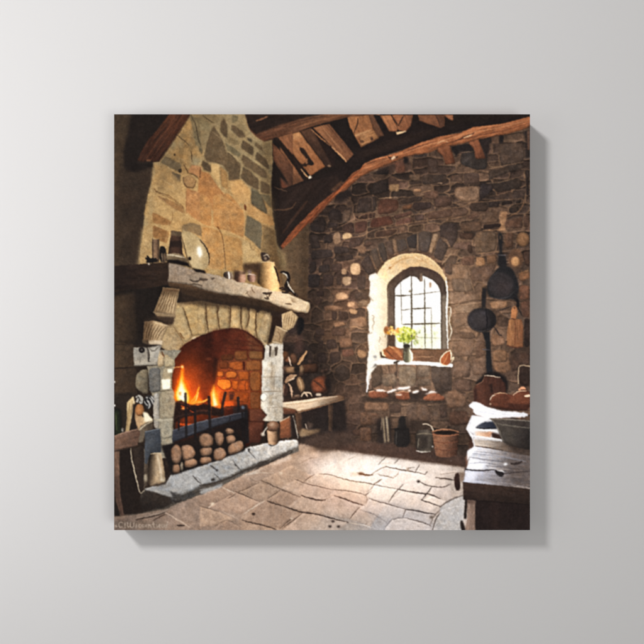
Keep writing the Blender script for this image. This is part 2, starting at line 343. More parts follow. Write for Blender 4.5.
def paint_ceiling():
    global LW, LA
    LW = 1.; LA = .9
    t(200, 110)
    G("312,30 2400,30 2400,60 1700,160 1100,330 980,420 760,640 600,980 520,700 500,400 505,235 455,220 400,195 345,140 325,90", (36, 28, 24), tex=.15, id='roof_timber')
    t(280, 110)
    w = dict(tex=.16, ts=1.6, bev=.12, bw=.8, rim=.25)
    G("0,250 175,505 60,560 0,475", (146, 88, 52), (92, 58, 38), "100,350 20,540", ta=(62, 5), id='rafter_board', **w); G("0,430 45,500 30,570 0,600", (58, 37, 28), soft=.8)
    G("5,200 135,152 320,395 212,462", (166, 104, 59), (150, 88, 48), "80,160 250,430", ta=(60, 4), id='rafter_board.001', **w); G("10,198 130,155 160,190 40,215", (190, 126, 74), tex=.12, soft=1.)
    G("140,262 165,268 190,305 205,330 240,378 225,390 195,384 185,397 150,393 132,375 165,380 183,360 178,330 150,300 138,280", (48, 32, 24), soft=.4, ro=.3); G("178,335 195,340 192,375 180,380", (150, 92, 54)); G("200,325 238,376 222,388 205,380", (38, 28, 24), soft=.3)
    G("0,205 12,198 205,480 185,500 0,252", (46, 32, 26), ta=(56, 5), **w); L("148,415 180,455 212,485", 1.2, (200, 150, 104)); E(210, 474, 11, 14, (236, 214, 186), soft=.5)
    G("215,130 250,130 390,270 380,400 330,400", (40, 29, 25), soft=.5)
    G("140,150 220,125 372,395 325,402", (92, 59, 40), (60, 41, 32), "200,130 360,400", ta=(60, 6), id='rafter', **w); L("222,140 290,200 350,248", 1.2, (168, 112, 70)); E(345, 392, 12, 8, (120, 90, 66))
    G("232,124 345,95 555,355 502,405 370,268 352,246", (150, 94, 57), (122, 74, 46), "300,270 470,200", ta=(52, 7), id='rafter.001', **w); L("365,262 440,335 500,398", 1.6, (200, 138, 88)); L("285,105 360,200 440,290", 1., (178, 118, 74), a=.7); L("330,100 440,230 545,350", 1.3, (92, 56, 38), a=.7)
    G("350,96 470,55 490,120 520,170 568,265 545,340", (34, 27, 24), soft=.4)
    G("440,425 470,385 490,400 480,440 445,465", (140, 86, 54), sm=1, soft=.5); G("465,420 480,395 485,440 465,455", (70, 44, 32), soft=.5)
    G("470,52 500,38 700,30 690,200 640,228 566,262 518,170 490,120", (164, 101, 57), (146, 88, 50), "500,50 640,240", ta=(60, 4), id='rafter_board.002', **w); L("545,60 542,100 518,158", 1.1, (70, 44, 30)); G("520,172 640,135 640,150 530,190", (196, 134, 82), soft=.6); E(578, 225, 16, 14, (104, 66, 42), soft=.6)
    t(360, 110)
    G("60,36 130,36 172,178 128,192 90,130", (108, 68, 45), ta=(65, 5), id='rafter_board.002', **w); G("0,178 92,138 130,195 8,258", (176, 116, 68), (160, 104, 60), "0,200 120,180", ta=(-20, 5), id='rafter_board.002', **w); E(82, 200, 12, 16, (112, 70, 44)); E(84, 203, 6, 9, (60, 40, 30)); E(14, 222, 14, 10, (104, 68, 44))
    G("92,34 142,38 205,150 170,182", (35, 27, 24), soft=.4)
    G("140,38 215,35 267,130 255,152 205,150", (172, 105, 61), (150, 90, 54), "150,60 260,150", ta=(60, 6), id='rafter.002', **w); G("222,34 372,34 357,110 320,152 266,140 262,120", (156, 92, 55), (128, 76, 47), "260,90 360,90", ta=(70, 5), id='rafter.002', **w)
    L("228,50 268,112", 1.2, (62, 40, 30)); L("268,110 305,40", 1.4, (60, 40, 30)); G("252,155 320,146 328,152 262,178", (232, 190, 142), soft=.4)
    G("405,34 592,34 592,112 562,126 415,76", (134, 81, 50), (118, 70, 45), "420,40 560,110", ta=(28, 6), id='rafter.003', **w); G("530,36 592,36 590,112 564,124", (98, 60, 40), soft=.4); L("530,36 566,118", .8, (58, 38, 29))
    G("585,34 650,34 650,72 600,48", (146, 88, 54), id='rafter.004', **w)
    t(440, 110); G("30,34 62,32 96,62 84,74 62,64", (148, 90, 58), id='rafter.004', **w); G("0,52 25,70 25,110 0,125", (96, 60, 42), soft=.5)
    # purlin along the top
    t(280, 110)
    G("-245,35 300,30 700,28 470,50 330,86 200,122 130,152 0,188 -40,196 -120,230 -200,190 -230,130", (96, 60, 41), (112, 72, 48), "-150,180 330,50", ta=(-14, 9), tex=.22, ts=1.4, bev=.12, bw=1, id='purlin')
    G("-245,32 300,30 160,58 0,104 -170,172 -225,120", (44, 32, 26), ta=(-14, 8), tex=.2, ts=1.5, soft=.7); L("-165,76 -120,60 -88,46", 1.6, (132, 86, 58)); L("20,120 150,72 330,40", .9, (66, 42, 30)); L("100,130 240,80 400,45", .8, (140, 92, 60)); G("-120,228 -50,200 -40,206 -100,232", (76, 52, 38), soft=.5)
    t(200, 110)
    G("540,192 650,160 650,315 605,265", (146, 88, 53), ta=(60, 5), id='rafter_board.003', **w); G("512,196 546,194 650,335 650,385 600,310", (44, 32, 26), ta=(56, 5), **w)
    G("508,230 600,322 650,400 650,545 600,498 512,350", (122, 73, 45), (84, 52, 36), "540,260 600,520", ta=(60, 5), id='rafter_board.004', **w); G("505,370 560,420 610,500 640,570 644,644 500,644", (36, 28, 24), soft=.6)
    G("562,470 625,530 602,570 570,540", (98, 58, 41), soft=.8); L("545,622 575,610 602,588", 1.4, (116, 86, 64))
    # tie beam: dark upper face, lit lower face
    t(360, 110)
    db = dict(tex=.14, ts=1.6, ta=(-17, 8))
    G("-560,560 -300,460 -150,420 0,266 170,182 250,178 330,150 398,76 450,92 562,126 650,105 1210,30 1210,60 900,100 644,165 440,230 90,345 5,410 -150,530 -330,740 -545,970 -640,800", (37, 28, 25), id='tie_beam', **db)
    G("0,300 200,215 380,165 540,130 540,150 300,240 0,345", (52, 38, 31), soft=1.5, a=.6, **db)
    t(280, 190)
    G("0,0 400,-110 420,0 240,140 0,385 -20,300", (45, 33, 28), soft=.8, ta=(-48, 8), tex=.2); L("-40,140 40,138 85,125 112,88", 1.5, (92, 65, 46)); L("-40,-20 20,0 50,10", .8, (110, 80, 58)); L("190,80 100,190 20,300", 2.5, (72, 48, 36), a=.8)
    pts = "10,388 120,250 240,130 330,60 430,0"
    t(0, 0, 1)
    beam = "530,116.4 514,120.7 500,124 473,127.2 460,133 440,136.3 420,142.8 396,153 373,159.5 364,163.5 360.7,168.5 352,173.5 341,187 327,197.4 315,207.4 305,217.6 295,227.6 286.4,238 280.5,246 283.5,250.6 288,249 297,238.4 309.6,224.6 323.9,209 337,195.6 346,190.5 352,184 362,176 368,173 388,164 410,155.7 428.5,153 440,148 454,145.7 475,140 490,137.2 508,134 526,128.5 530,125.8"
    G(beam, (160, 95, 58), (130, 70, 42), "370,160 320,215", tex=.3, ts=1.3, ta=(-18, 8), bev=.25, bw=1.1, rim=.3, id='tie_beam')
    L("530,120 500,127.5 474,132 440,141 400,154 366,168", 1., (204, 136, 90), a=.6); L("530,123 505,130.5 478,135.5 442,144.5", .8, (104, 60, 40)); L("502,124.5 474,128.5", 1., (190, 120, 76)); L("474,133 463,138 455,141", 1.6, (84, 52, 38)); L("464,138 472,134.5", 1.2, (230, 180, 132))
    L("364,166 352,178 338,192 323,205 305,225 284,247", 1.8, (176, 88, 46), a=.75); L("360,170 345,182 330,198 310,220 290,243", 1.4, (84, 44, 28), a=.7); L("355,179 340,193 322,209 300,233", 1., (92, 48, 30), a=.7); L("346,187 325,206 303,231 286,249", .7, (120, 84, 58), a=.7)
    t(360, 110); L("200,330 230,345 262,325", 2.2, (74, 46, 34)); G("215,342 240,318 250,335 225,352", (232, 190, 150), soft=.4); L("20,400 80,365 180,335", 1., (110, 66, 42)); L("300,300 440,245 540,215", 1., (112, 66, 44)); L("540,235 580,215 620,225", 1.1, (206, 150, 104)); L("90,420 250,370 420,300", 1.3, (100, 62, 42), a=.7)
    t(280, 110); G("355,560 430,495 440,505 380,570", (96, 64, 45), soft=.8)
    t(440, 110)
    G("-20,262 70,246 106,372 40,382 20,320 -20,290", (140, 84, 54), (108, 64, 43), "0,250 90,380", ta=(70, 6), tex=.18, ts=1.3, bev=.15, rim=.3, id='tie_beam'); G("205,222 270,205 322,340 250,344 235,270 200,235", (140, 83, 54), (112, 66, 45), "220,230 300,340", ta=(70, 6), tex=.18, ts=1.3, bev=.15, rim=.3, id='tie_beam')
    G("75,255 200,238 232,270 245,300 140,290 110,330", (34, 29, 26), soft=.6); L("150,298 240,290", .7, (98, 78, 60)); G("275,215 355,195 340,300 322,335", (40, 32, 28), soft=.7); G("420,180 450,185 440,230 415,235", (30, 26, 24), soft=.8); G("575,150 625,140 630,330 600,340 600,210", (32, 27, 24), soft=1., a=.85); G("610,140 628,140 628,280 612,280", (80, 58, 44), soft=.6)
    t(280, 110); G("385,610 420,575 500,560 505,600 420,640", (38, 30, 26), soft=.8); t(360, 110); G("305,330 340,335 335,370 312,380", (28, 24, 22), soft=.8); G("60,440 130,425 200,395 200,430 140,450", (40, 32, 27), soft=1.)
def paint_chimney():
    global LW, LA
    LW = .75; LA = .65
    # dark side wall and the beam end at the left
    t(110, 110)
    G("20,20 400,20 330,400 290,700 200,1100 20,1100", (58, 46, 36), tex=.22, ts=9, soft=0); claim([(113, 113), (200, 113), (200, 490), (168, 505), (128, 514), (113, 516)], 'side_wall')
    G("20,20 140,20 90,330 60,480 70,1090 20,1090", (74, 59, 43), soft=3, a=.7, tex=.2)
    ch = [(158.6, 161.4), (190, 114), (245, 113.8), (247.1, 124.3), (250.5, 131.4), (258, 138.4), (264.3, 141.8), (271.8, 139.8), (272.1, 146), (272.8, 160), (272, 173), (270.2, 181), (270.7, 190), (271.4, 203), (272.9, 217), (275, 228.6), (275.7, 243), (279.3, 250.5), (286, 262), (288, 298), (137.5, 268), (139.7, 263.6), (140.7, 247), (143.6, 234), (144.3, 211.4), (147.9, 195.7), (151.4, 182.9), (155.7, 173), (153, 162)]
    G(ch, (168, 144, 102), tex=.2, ts=5, ro=.45, soft=.5, id='chimney_breast', tcol=.4)
    t(0, 0, 1)
    # corner plaster right of the chimney
    G("277,250 283,249 309.5,222 307.5,300 286,297", (104, 82, 60), (80, 62, 46), "285,260 307,260", tex=.2, ts=3, soft=.5, id='corner_wall'); G("276,246 286,254 288,290 280,290", (146, 120, 86), soft=1.5, tex=.15); L("288,265 297,266 306,268", .7, (118, 95, 70)); L("290,258 295,262 300,272", .7, (118, 95, 70))
    g = dict(tex=.14, ts=2.6, ro=.4, rim=.12, bw=.8, soft=.55, sm=2, cr=.08, a=.92)
    G("196,112 244.5,112 246,124 250,132 258,139 264,142.5 271.4,141 271,200 250,192 225,172 205,162 201,140", (156, 138, 102), soft=.9, tex=.14)
    G("160,165 182,164 215,190 270,196 275,250 240,275 150,250 150,200", (190, 158, 108), soft=4, tex=.16, a=.9)
    G("142,230 160,222 175,250 170,268 138,266", (184, 156, 110), soft=2, tex=.18)
    t(200, 110)
    og = (98, 83, 62)
    for s in ("95,110 140,180 165,230 187,300 202,380 195,435 155,378 95,366 50,362 30,320 50,230 70,160", "165,50 190,100 195,200 165,180 138,140 148,90", "225,100 300,150 320,190 275,192 215,138", "300,205 375,260 370,325 288,268", "300,310 400,380 462,430 472,480 440,475 310,390 290,345", "190,295 245,340 287,385 275,480 250,525 200,490 198,400", "300,395 345,420 412,490 410,560 330,520 285,470", "395,290 470,350 492,420 440,388 388,345", "425,490 492,530 490,590 425,578", "360,560 420,590 450,625 472,735 420,712 358,660", "20,350 80,390 85,440 30,420 8,390"):
        f = RS.uniform(.92, 1.1); c = tuple(v*f for v in og); G(s, c, **g)
    G("205,190 260,215 278,240 240,240 200,220", (134, 118, 86), **g); G("175,230 245,270 287,310 270,330 190,278", (120, 110, 84), **g); G("225,38 265,42 262,75 225,92", (122, 112, 86), **g); G("0,235 20,290 15,312 -8,280", (112, 103, 80), **g); G("425,585 492,595 500,690 455,640", (124, 114, 88), **g); G("480,390 505,380 505,470 480,440", (148, 136, 104), **g)
    G("330,190 365,205 360,225 332,212", (84, 74, 58), **g); G("385,222 440,262 438,290 385,250", (104, 88, 64), **g); L("190,300 215,310 240,340", .9, (52, 44, 34)); L("110,366 160,384", 1., (66, 52, 38)); L("95,235 85,330", .5, (124, 114, 90)); L("300,400 325,440 315,490", .6, (84, 76, 60)); L("360,430 385,490 370,535", .5, (128, 118, 92))
    L("20,40 60,70 98,92", 1.3, (70, 60, 44)); L("0,80 60,125 130,190 200,240 300,300 400,370 500,440", .8, (176, 162, 124), a=.6); G("-60,50 5,60 85,105 50,150 -30,130", (156, 146, 112), tex=.12, soft=.8, a=.6)
    G("80,370 135,380 145,560 80,440", (206, 174, 120), soft=.7, tex=.1); G("138,390 187,430 197,560 150,530", (166, 132, 86), **g); G("200,500 285,485 350,550 358,640 250,660", (200, 162, 108), soft=.8, tex=.14)
    G("-8,425 60,440 130,540 180,600 200,700 -20,700", (174, 128, 82), soft=.5, tex=.16, ro=.3); L("-5,420 0,470", 2., (56, 40, 30)); L("65,440 130,538 185,605", .6, (210, 172, 120), a=.7)
    # left stones
    t(110, 110)
    G("560,36 620,60 644,270 600,250 575,120", (142, 128, 96), soft=.5, tex=.15); L("566,38 605,110 615,200 640,262", 1.2, (62, 52, 38)); L("472,176 520,215 556,252", 1.1, (66, 54, 40)); L("566,285 572,325 575,362", 1.6, (76, 60, 42)); E(452, 314, 7, 9, (92, 76, 54)); L("400,395 440,420", .6, (206, 186, 138))
    G("385,325 495,375 500,440 430,410 350,365", (122, 109, 84), **g); G("430,430 495,455 490,510 430,475", (106, 94, 74), **g); E(490, 425, 12, 16, (74, 62, 46))
    G("570,385 640,395 640,470 600,460 545,430", (178, 132, 90), **g); G("515,470 560,450 602,490 590,540 545,546 513,515", (166, 133, 92), **g)
    for s in ("520,385 530,410 548,440", "513,470 515,515 548,548 590,545 603,490", "548,440 590,455 625,480", "632,400 628,470"): L(s, 1.5, (78, 56, 36))
    G("535,545 640,590 640,720 530,720", (180, 134, 90), soft=.6, tex=.16)
    G("300,370 420,425 510,520 520,640 330,580 290,500", (182, 153, 106), soft=1., tex=.16, a=.8); L("310,550 325,572", 1.6, (110, 80, 50)); L("322,570 400,592 470,638", 1.1, (98, 74, 46))
    t(110, 190)
    G("335,42 430,75 512,115 516,165 440,130 345,62", (156, 122, 82), **g); L("320,10 380,40 430,60 515,112 522,165", .9, (110, 82, 52)); G("295,150 390,200 432,225 410,250 298,230", (156, 120, 78), soft=.5, tex=.16, sm=2, cr=.1, ro=.4); G("300,245 415,290 400,380 300,330", (152, 115, 74), soft=.5, tex=.16, sm=2, cr=.1, ro=.4); L("435,150 442,190 432,220", 1., (122, 94, 60)); L("485,225 500,290", .8, (150, 124, 84))
    L("532,10 535,90 534,165", 1., (124, 92, 60)); L("520,165 580,200 644,240", .7, (214, 178, 126)); G("500,250 570,225 637,250 642,330 580,300 505,290", (130, 113, 85), **g)
    G("540,20 640,10 644,230 600,205 540,160", (182, 137, 92), tex=.18, ts=3, soft=.7, sm=1)
    for s in ("300,372 350,330 420,345", "290,30 330,45 440,130 520,170", "285,145 400,190 440,215", "290,240 420,285", "412,225 400,300 385,390", "285,335 345,360 400,390"): L(s, .8, (206, 180, 132), a=.7)
    t(110, 110)
    for s in ("335,362 390,385 440,430 512,460", "300,470 400,500 530,600", "475,60 520,140 560,170 640,260", "380,300 470,330 560,370 640,380", "505,440 515,520"): L(s, .8, (196, 174, 130), a=.6)
    # middle orange stones
    t(200, 190)
    st = dict(tex=.18, ts=3.2, ro=.3, soft=.5, sm=2, cr=.1, tcol=.25)
    G("0,30 42,40 80,100 80,258 0,235", (180, 138, 90), **st); G("90,35 200,20 312,150 310,338 230,300 92,258", (182, 140, 91), **st); G("15,252 130,282 160,312 175,560 60,552 12,400", (186, 147, 97), **st); G("165,312 290,342 300,562 182,570", (186, 146, 94), **st)
    for s in ("0,232 80,258 130,272 230,300 312,345", "312,150 312,345 300,560", "80,90 84,255", "130,40 230,90 330,160"): L(s, .8, (216, 180, 128), a=.8)
    L("120,255 158,320 166,400 174,470 180,565", 1.2, (92, 66, 42)); L("120,255 140,275", 2., (118, 82, 50)); L("200,185 212,215 210,250", .8, (130, 92, 58)); G("308,95 325,110 322,150 308,135", (110, 70, 44), sm=1); L("150,20 165,40", 1.3, (150, 104, 64)); E(436, 185, 8, 14, (130, 92, 56)); L("165,30 180,110", .4, (160, 116, 72))
    G("325,172 430,230 437,300 425,422 355,350 313,320", (112, 104, 84), **g); G("360,-20 400,0 432,40 470,165 420,140 355,85", (110, 102, 80), **g)
    G("330,85 430,150 505,190 522,250 440,232 330,165", (196, 157, 105), soft=.6, tex=.14); G("440,242 527,285 535,370 560,420 605,520 540,560 470,470 425,420 440,310", (138, 116, 82), soft=.7, tex=.2)
    L("440,235 490,255 530,285", .7, (170, 140, 96)); G("300,345 350,370 420,480 420,500 305,520", (200, 172, 122), soft=.8, tex=.14); L("350,370 355,400 375,425 385,400", 1., (108, 84, 56)); L("385,400 415,425 410,470 390,450", .8, (118, 94, 62)); L("440,290 450,340 440,360", .6, (102, 84, 58))
    t(0, 0, 1)
    # printed shade
    G("152,160 190,113 225,113 180,180 150,190", (205, 200, 195), tex=0, soft=6, mode='mul', a=.7); G("262,140 273,140 280,250 290,290 272,280", (160, 150, 140), tex=0, soft=4, mode='mul', a=.75)
    glow(205, 225, 34, 34, (26, 14, 2), .5)
    # beam end
    t(110, 110)
    G("400,20 470,20 330,150 245,330 200,362 188,418 125,428 98,400 96,290 128,150 150,20", (35, 28, 24), soft=1.2, tex=.12)
    G("420,20 566,25 342,362 292,366 270,350 240,368 190,355 215,300 255,220 330,140", (80, 50, 35), (62, 40, 30), "480,60 260,340", tex=.3, ts=1.5, ta=(-56, 9), bev=.15, rim=.2, id='ceiling_beam')
    L("520,40 420,160 330,290 290,345", 1.4, (100, 62, 43), a=.7); L("480,45 370,170 250,340", 1.2, (96, 60, 42), a=.7); L("395,120 300,225 236,330", 1.2, (42, 29, 24)); L("440,100 330,240 260,345", .8, (50, 33, 26)); L("560,40 450,210 345,360", 1.5, (60, 40, 30)); L("240,360 270,345 300,362", 1.5, (26, 20, 18)); E(270, 352, 18, 6, (120, 80, 56), soft=.5)
    G("150,370 300,366 300,395 180,440 130,425", (30, 24, 21), soft=1., a=.85)

def paint_fireplace():
    global LW, LA
    LW = .85; LA = .8
    t(0, 0, 1)
    # dark left wall behind the corbel
    G("114,292 170,284 185,300 170,345 150,350 140,345 114,343", (33, 27, 23), tex=.15, soft=.8); G("114,296 135,292 137,342 114,343", (72, 56, 41), (48, 38, 30), "115,300 137,300", tex=.18, soft=1.5)
    t(110, 350)
    G("30,-60 165,-40 170,120 30,125", (78, 61, 45), (64, 50, 38), "40,0 160,0", tex=.22, soft=.6); G("30,133 185,125 190,310 30,318", (72, 56, 42), (60, 47, 36), "40,200 180,200", tex=.22, soft=.6); L("30,128 100,126 180,118", 1., (36, 28, 23)); G("30,300 190,300 190,480 30,480", (44, 36, 30), tex=.2, soft=1.)
    L("30,-40 90,-38 165,-40", .8, (44, 34, 27))
    # arch masonry
    t(110, 270)
    G("440,230 644,215 1190,330 1190,560 1000,500 640,450 500,620 360,540 370,480", (170, 148, 112), tex=.15, soft=.4, id='hearth_arch')
    v = dict(tex=.2, ts=3, bev=.22, bw=1.1, rim=.25, ro=.35, tcol=.2, sm=2, cr=.12)
    G("430,385 520,520 448,622 360,535 345,490", (172, 153, 120), id='hearth_arch', **v); G("468,240 510,258 580,470 528,512 440,385 455,300", (182, 161, 122), id='hearth_arch', **v); G("512,255 600,232 650,240 665,440 580,472", (186, 160, 115), id='hearth_arch', **v)
    L("440,392 480,450 520,512", 1., (104, 84, 58)); L("512,262 545,360 578,466", 1.2, (92, 74, 50)); L("490,440 505,470 520,480", 1.6, (110, 80, 50)); E(590, 478, 16, 7, (232, 214, 178), rot=-10)
    t(200, 270)
    vs = [(-20, -20), (40, 52), (122, 132), (212, 208), (288, 288), (342, 328), (405, 390), (495, 470)]; bot = [462, 445, 425, 412, 418, 445, 492, 520]; tops = [225, 232, 240, 246, 252, 262, 278, 292]
    for i in range(7):
        a, b = vs[i], vs[i+1]; vf = RS.uniform(.93, 1.06)
        G("%d,%d %d,%d %d,%d %d,%d" % (a[0]+4, tops[i], b[0]-5, tops[i+1], b[1]-4, bot[i+1], a[1]+4, bot[i]), tuple(c*vf for c in (186, 162, 120)), id='hearth_arch', **v)
    for s in ("40,235 44,330 58,440", "118,240 124,320 138,420", "130,250 122,300", "215,250 212,330 208,415", "290,255 285,340 292,415", "342,270 345,330 328,400", "398,285 388,350 392,440 405,490"): L(s, 1.8, (88, 68, 46))
    G("450,300 500,290 480,440 470,500 440,505 400,470", (176, 156, 122), id='hearth_arch', **v); G("420,460 445,500 470,520 465,560 440,540", (190, 172, 140), tex=.12)
    G("0,215 300,235 520,275 560,310 480,330 300,275 0,255", (84, 66, 46), tex=0, soft=2.2, mode='mul', a=.0); 
    # firebox opening
    t(0, 0, 1)
    op = [(173, 366), (174, 358.6), (178, 351), (184.3, 344.3), (192, 339.6), (202, 335.2), (208.6, 332.7), (218, 330), (228.6, 328.3), (236, 328.2), (243, 330), (249, 333.2), (254.6, 337), (260, 340.8), (263, 344), (264.3, 351), (262.5, 361), (261.6, 376), (260.6, 410), (266, 414), (263, 432), (248, 446), (226, 452), (200, 463), (172, 470), (175, 440), (176, 420), (173, 400), (172, 385)]
    G(op, (52, 24, 17), tex=.25, ts=5, soft=.4, id='firebox')
    G("232,329 247,332 263,345 262,415 246,408 214,400 216,362 225,345", (138, 66, 32), (100, 62, 42), "226,394 246,352", tex=.22, ts=3, soft=2., id='brick_lining')
    G("212,330 245,331 250,352 236,358 214,362", (84, 38, 25), tex=.2, soft=2, a=.8); glow(190, 388, 18, 30, (150, 62, 14), .5); glow(225, 388, 14, 14, (120, 40, 6), .4); glow(246, 372, 14, 16, (60, 22, 6), .4)
    t(200, 350)
    b = dict(tex=.16, ts=2.4, bev=.2, bw=.7, rim=.35, ro=.3, sm=2, cr=.12, id='brick_lining')
    for s, c in (("118,152 163,146 168,188 116,188", (180, 97, 43)), ("178,152 254,147 258,194 187,200", (195, 108, 48)), ("124,208 214,205 219,268 160,280 122,248", (222, 122, 46)), ("225,212 268,218 264,282 222,268", (195, 97, 37)), ("140,80 196,82 200,128 140,132", (114, 62, 35)), ("205,85 296,80 300,140 260,142 205,128", (159, 85, 41)), ("320,78 425,70 425,145 322,145", (133, 83, 48)), ("268,155 342,150 342,210 275,212", (171, 90, 41)), ("350,152 425,152 425,285 350,285", (138, 85, 48)), ("275,215 340,215 342,285 270,285", (180, 87, 37)), ("140,288 240,290 345,295 340,370 250,360 140,360", (142, 69, 30)), ("350,292 425,292 422,415 350,410", (121, 73, 43)), ("240,10 335,2 335,70 245,72", (115, 71, 41)), ("345,5 440,10 440,65 345,66", (121, 83, 52)), ("150,35 235,30 235,70 150,75", (91, 53, 32))):
        G(s, c, **b)
    for x in range(3):
        L("%d,%d %d,%d" % (225-10*x, -10-30*x, 440-30*x, 2-30*x), .8, (66, 34, 24), a=.8)
    for s in ("115,150 165,146 170,192 205,202 260,196 255,147 178,150 172,190 120,192 116,150", "120,204 217,204 222,272 160,284 120,250 120,204", "170,130 205,125 260,144", "345,150 348,290 440,292", "225,210 268,216", "222,270 265,288", "300,80 312,142", "318,222 318,285", "335,5 342,70 430,72", "150,42 230,45", "140,80 135,130 200,138"): L(s, .9, (78, 36, 20), a=.8)
    G("300,82 314,84 312,144 302,140", (70, 30, 20), tex=.1); E(62, 62, 22, 9, (120, 66, 44), soft=.7, a=.6); G("95,40 130,60 110,200 95,300 88,200", (34, 18, 14), soft=1.2, a=.8)
    t(200, 270); L("260,452 330,500 440,540", 1., (84, 36, 24)); L("225,490 330,498", 1., (76, 34, 24)); L("150,545 330,560 450,570", .9, (72, 32, 22)); L("300,420 350,450 430,520", 1.4, (60, 30, 22)); L("325,570 340,640", 1., (92, 40, 24)); L("445,530 455,580 450,640", 2., (38, 24, 20))
    # right cheek, lower
    t(200, 350)
    G("345,415 430,412 468,460 442,500 345,497", (112, 66, 46), (86, 52, 40), "360,430 440,490", tex=.16, rim=.3, bw=1, id='brick_lining'); G("338,500 445,502 440,580 420,650 335,650", (96, 56, 41), (74, 44, 34), "350,520 430,620", tex=.16, rim=.3, id='brick_lining')
    G("0,560 330,430 340,640 240,720 0,820", (34, 25, 22), tex=.15, soft=1.)
    # white lit pier at the right
    G("432,70 470,64 580,0 580,500 470,500 440,492 470,455 428,412 424,380 432,300 430,200 437,120", (210, 200, 184), (178, 167, 150), "440,200 580,200", tex=.26, ts=2.2, ro=.4, soft=.4, id='stone_pier')
    for s, a_ in (("440,190 490,185 520,195", .6), ("500,140 505,280 500,390", .5), ("440,290 575,290", .8), ("475,190 495,230 490,280", .4), ("545,300 550,400", .4), ("525,400 530,480", .5), ("440,140 510,146", .4), ("480,300 500,350 480,395", .5)): L(s, 1.3, (150, 134, 114), a=a_)
    G("490,150 520,155 520,285 495,280", (176, 158, 134), soft=1.2, tex=.15, a=.7); G("475,310 505,320 500,395 480,390", (170, 150, 124), soft=1., a=.6); E(445, 330, 22, 28, (248, 240, 224), soft=.4); 
    t(200, 350); L(ell(445, 330, 23, 30)+ell(445, 330, 23, 30)[:1], .8, (70, 54, 44), ro=0)
    t(200, 350); G("436,80 470,70 472,120 440,130", (244, 236, 220), soft=1., tex=.1, a=.7); G("440,300 470,296 468,400 440,410", (240, 232, 216), soft=1.2, tex=.1, a=.6); G("528,80 578,60 578,180 530,190", (226, 218, 204), soft=1.2, tex=.12, a=.6); G("530,300 578,300 578,480 535,480", (190, 178, 160), soft=1.2, tex=.2, a=.6)
    for s in ("440,195 520,190 578,185", "436,292 578,288", "470,405 575,400", "500,70 505,190", "520,192 515,290"): L(s, 1.2, (140, 124, 106), a=.7)
    t(200, 270)
    G("460,525 580,505 582,644 446,644 452,590", (208, 198, 182), tex=.2, ro=.3, id='stone_pier')
    # mantel shelf
    t(0, 0, 1)
    G("114.2,266 168.6,262 172,262.5 170,284 150,288 114.2,290", (40, 31, 27), (52, 40, 32), "116,270 168,270", tex=.2, ts=2, ta=(0, 6), id='mantel_shelf')
    G("168.5,281 193,284.6 200,288 222,293 247,296 268.6,300.4 291,308 300,311 280,313 261.4,306.5 235.7,302.5 200,298.6 184,294 168.6,286", (92, 72, 53), (74, 58, 42), "200,289 200,299", tex=.18, ts=1.6, ta=(11, 8), soft=.5, id='mantel_shelf')
    G("168.6,262.6 176,264 200,271.6 224.3,277 243,282 261.4,286.8 280,291 293,295.6 309.6,302.8 310.3,307.5 307,313 294.3,311.4 288,309.6 275,305 268.6,301.4 247,297 221.4,294 200,288.8 193,285.2 168.2,282", (150, 134, 116), (222, 204, 170), "180,275 290,300", tex=.2, ts=2.4, ro=.4, bev=.3, bw=1.2, rim=.25, id='mantel_shelf')
    t(200, 270)
    E(225, 115, 50, 26, (196, 176, 150), rot=20, soft=1.8, a=.6); E(385, 165, 60, 34, (184, 164, 138), rot=18, soft=1., bev=.2, tex=.15, ro=.4); L("330,160 350,190 400,205 440,195", 1., (110, 92, 72)); L("360,120 370,150 385,160", 1.6, (128, 108, 86)); L("320,165 335,150", 1., (112, 94, 74))
    L("445,160 470,168 500,158", 3., (40, 32, 27)); L("455,195 480,205 470,185", 2., (52, 42, 34)); L("480,190 500,160", 1.2, (60, 48, 38)); L("0,60 20,68 48,66", 3., (78, 66, 56)); L("85,62 100,56", 2., (88, 74, 62)); E(560, 190, 60, 24, (236, 220, 186), rot=18, soft=1.4, a=.7); L("600,235 640,240", 1.4, (70, 54, 40))
    t(110, 270); L("560,70 590,85 640,66", 2.4, (66, 56, 48)); L("560,100 600,95 644,112", 1.6, (78, 66, 54)); L("470,60 490,90", .8, (112, 98, 84))
    t(280, 270); G("75,192 110,195 115,225 85,222", (198, 178, 144), soft=.6); L("78,192 82,220 112,228", 1., (148, 126, 98)); G("195,238 209,262 195,298 180,290", (186, 164, 130), soft=.5, tex=.12); L("0,258 80,275 180,300", 1., (150, 126, 94), a=.8)
    t(0, 0, 1)
    G("170,285 200,290 240,297 262,302 295,312 296,318 262,313 235,309 200,306 178,303", (52, 40, 30), tex=.1, soft=1.8, a=.75)
    # corbels
    t(110, 270)
    fl = dict(tex=.14, ts=1.5, bev=.2, bw=1., rim=.2)
    G("368,122 487,132 480,180 468,225 462,268 455,312 380,306 305,294 324,248 345,195 362,152", (188, 163, 125), (132, 110, 82), "440,220 320,240", id='stone_corbel', **fl); G("305,294 458,312 440,375 400,385 330,332", (128, 110, 84), (64, 50, 38), "380,312 380,380", tex=.14, id='stone_corbel', soft=.6)
    for i in range(7):
        f = i/6; L("%d,%d %d,%d %d,%d" % (385+88*f, 150+14*f, 360+100*f, 215+10*f, 325+122*f, 285+14*f), 1.2, (104, 82, 58), a=.95)
        L("%d,%d %d,%d %d,%d" % (390+86*f, 152+14*f, 368+98*f, 215+10*f, 332+120*f, 285+14*f), .7, (206, 184, 144), a=.7)
    L("305,298 370,308 452,318", 1.1, (196, 174, 140)); G("372,125 486,134 480,155 376,146", (150, 122, 90), soft=.4)
    G("240,360 300,352 360,366 412,390 392,424 372,462 358,520 290,508 228,496 234,430", (182, 158, 122), (122, 101, 76), "350,430 235,430", id='stone_corbel', **fl)
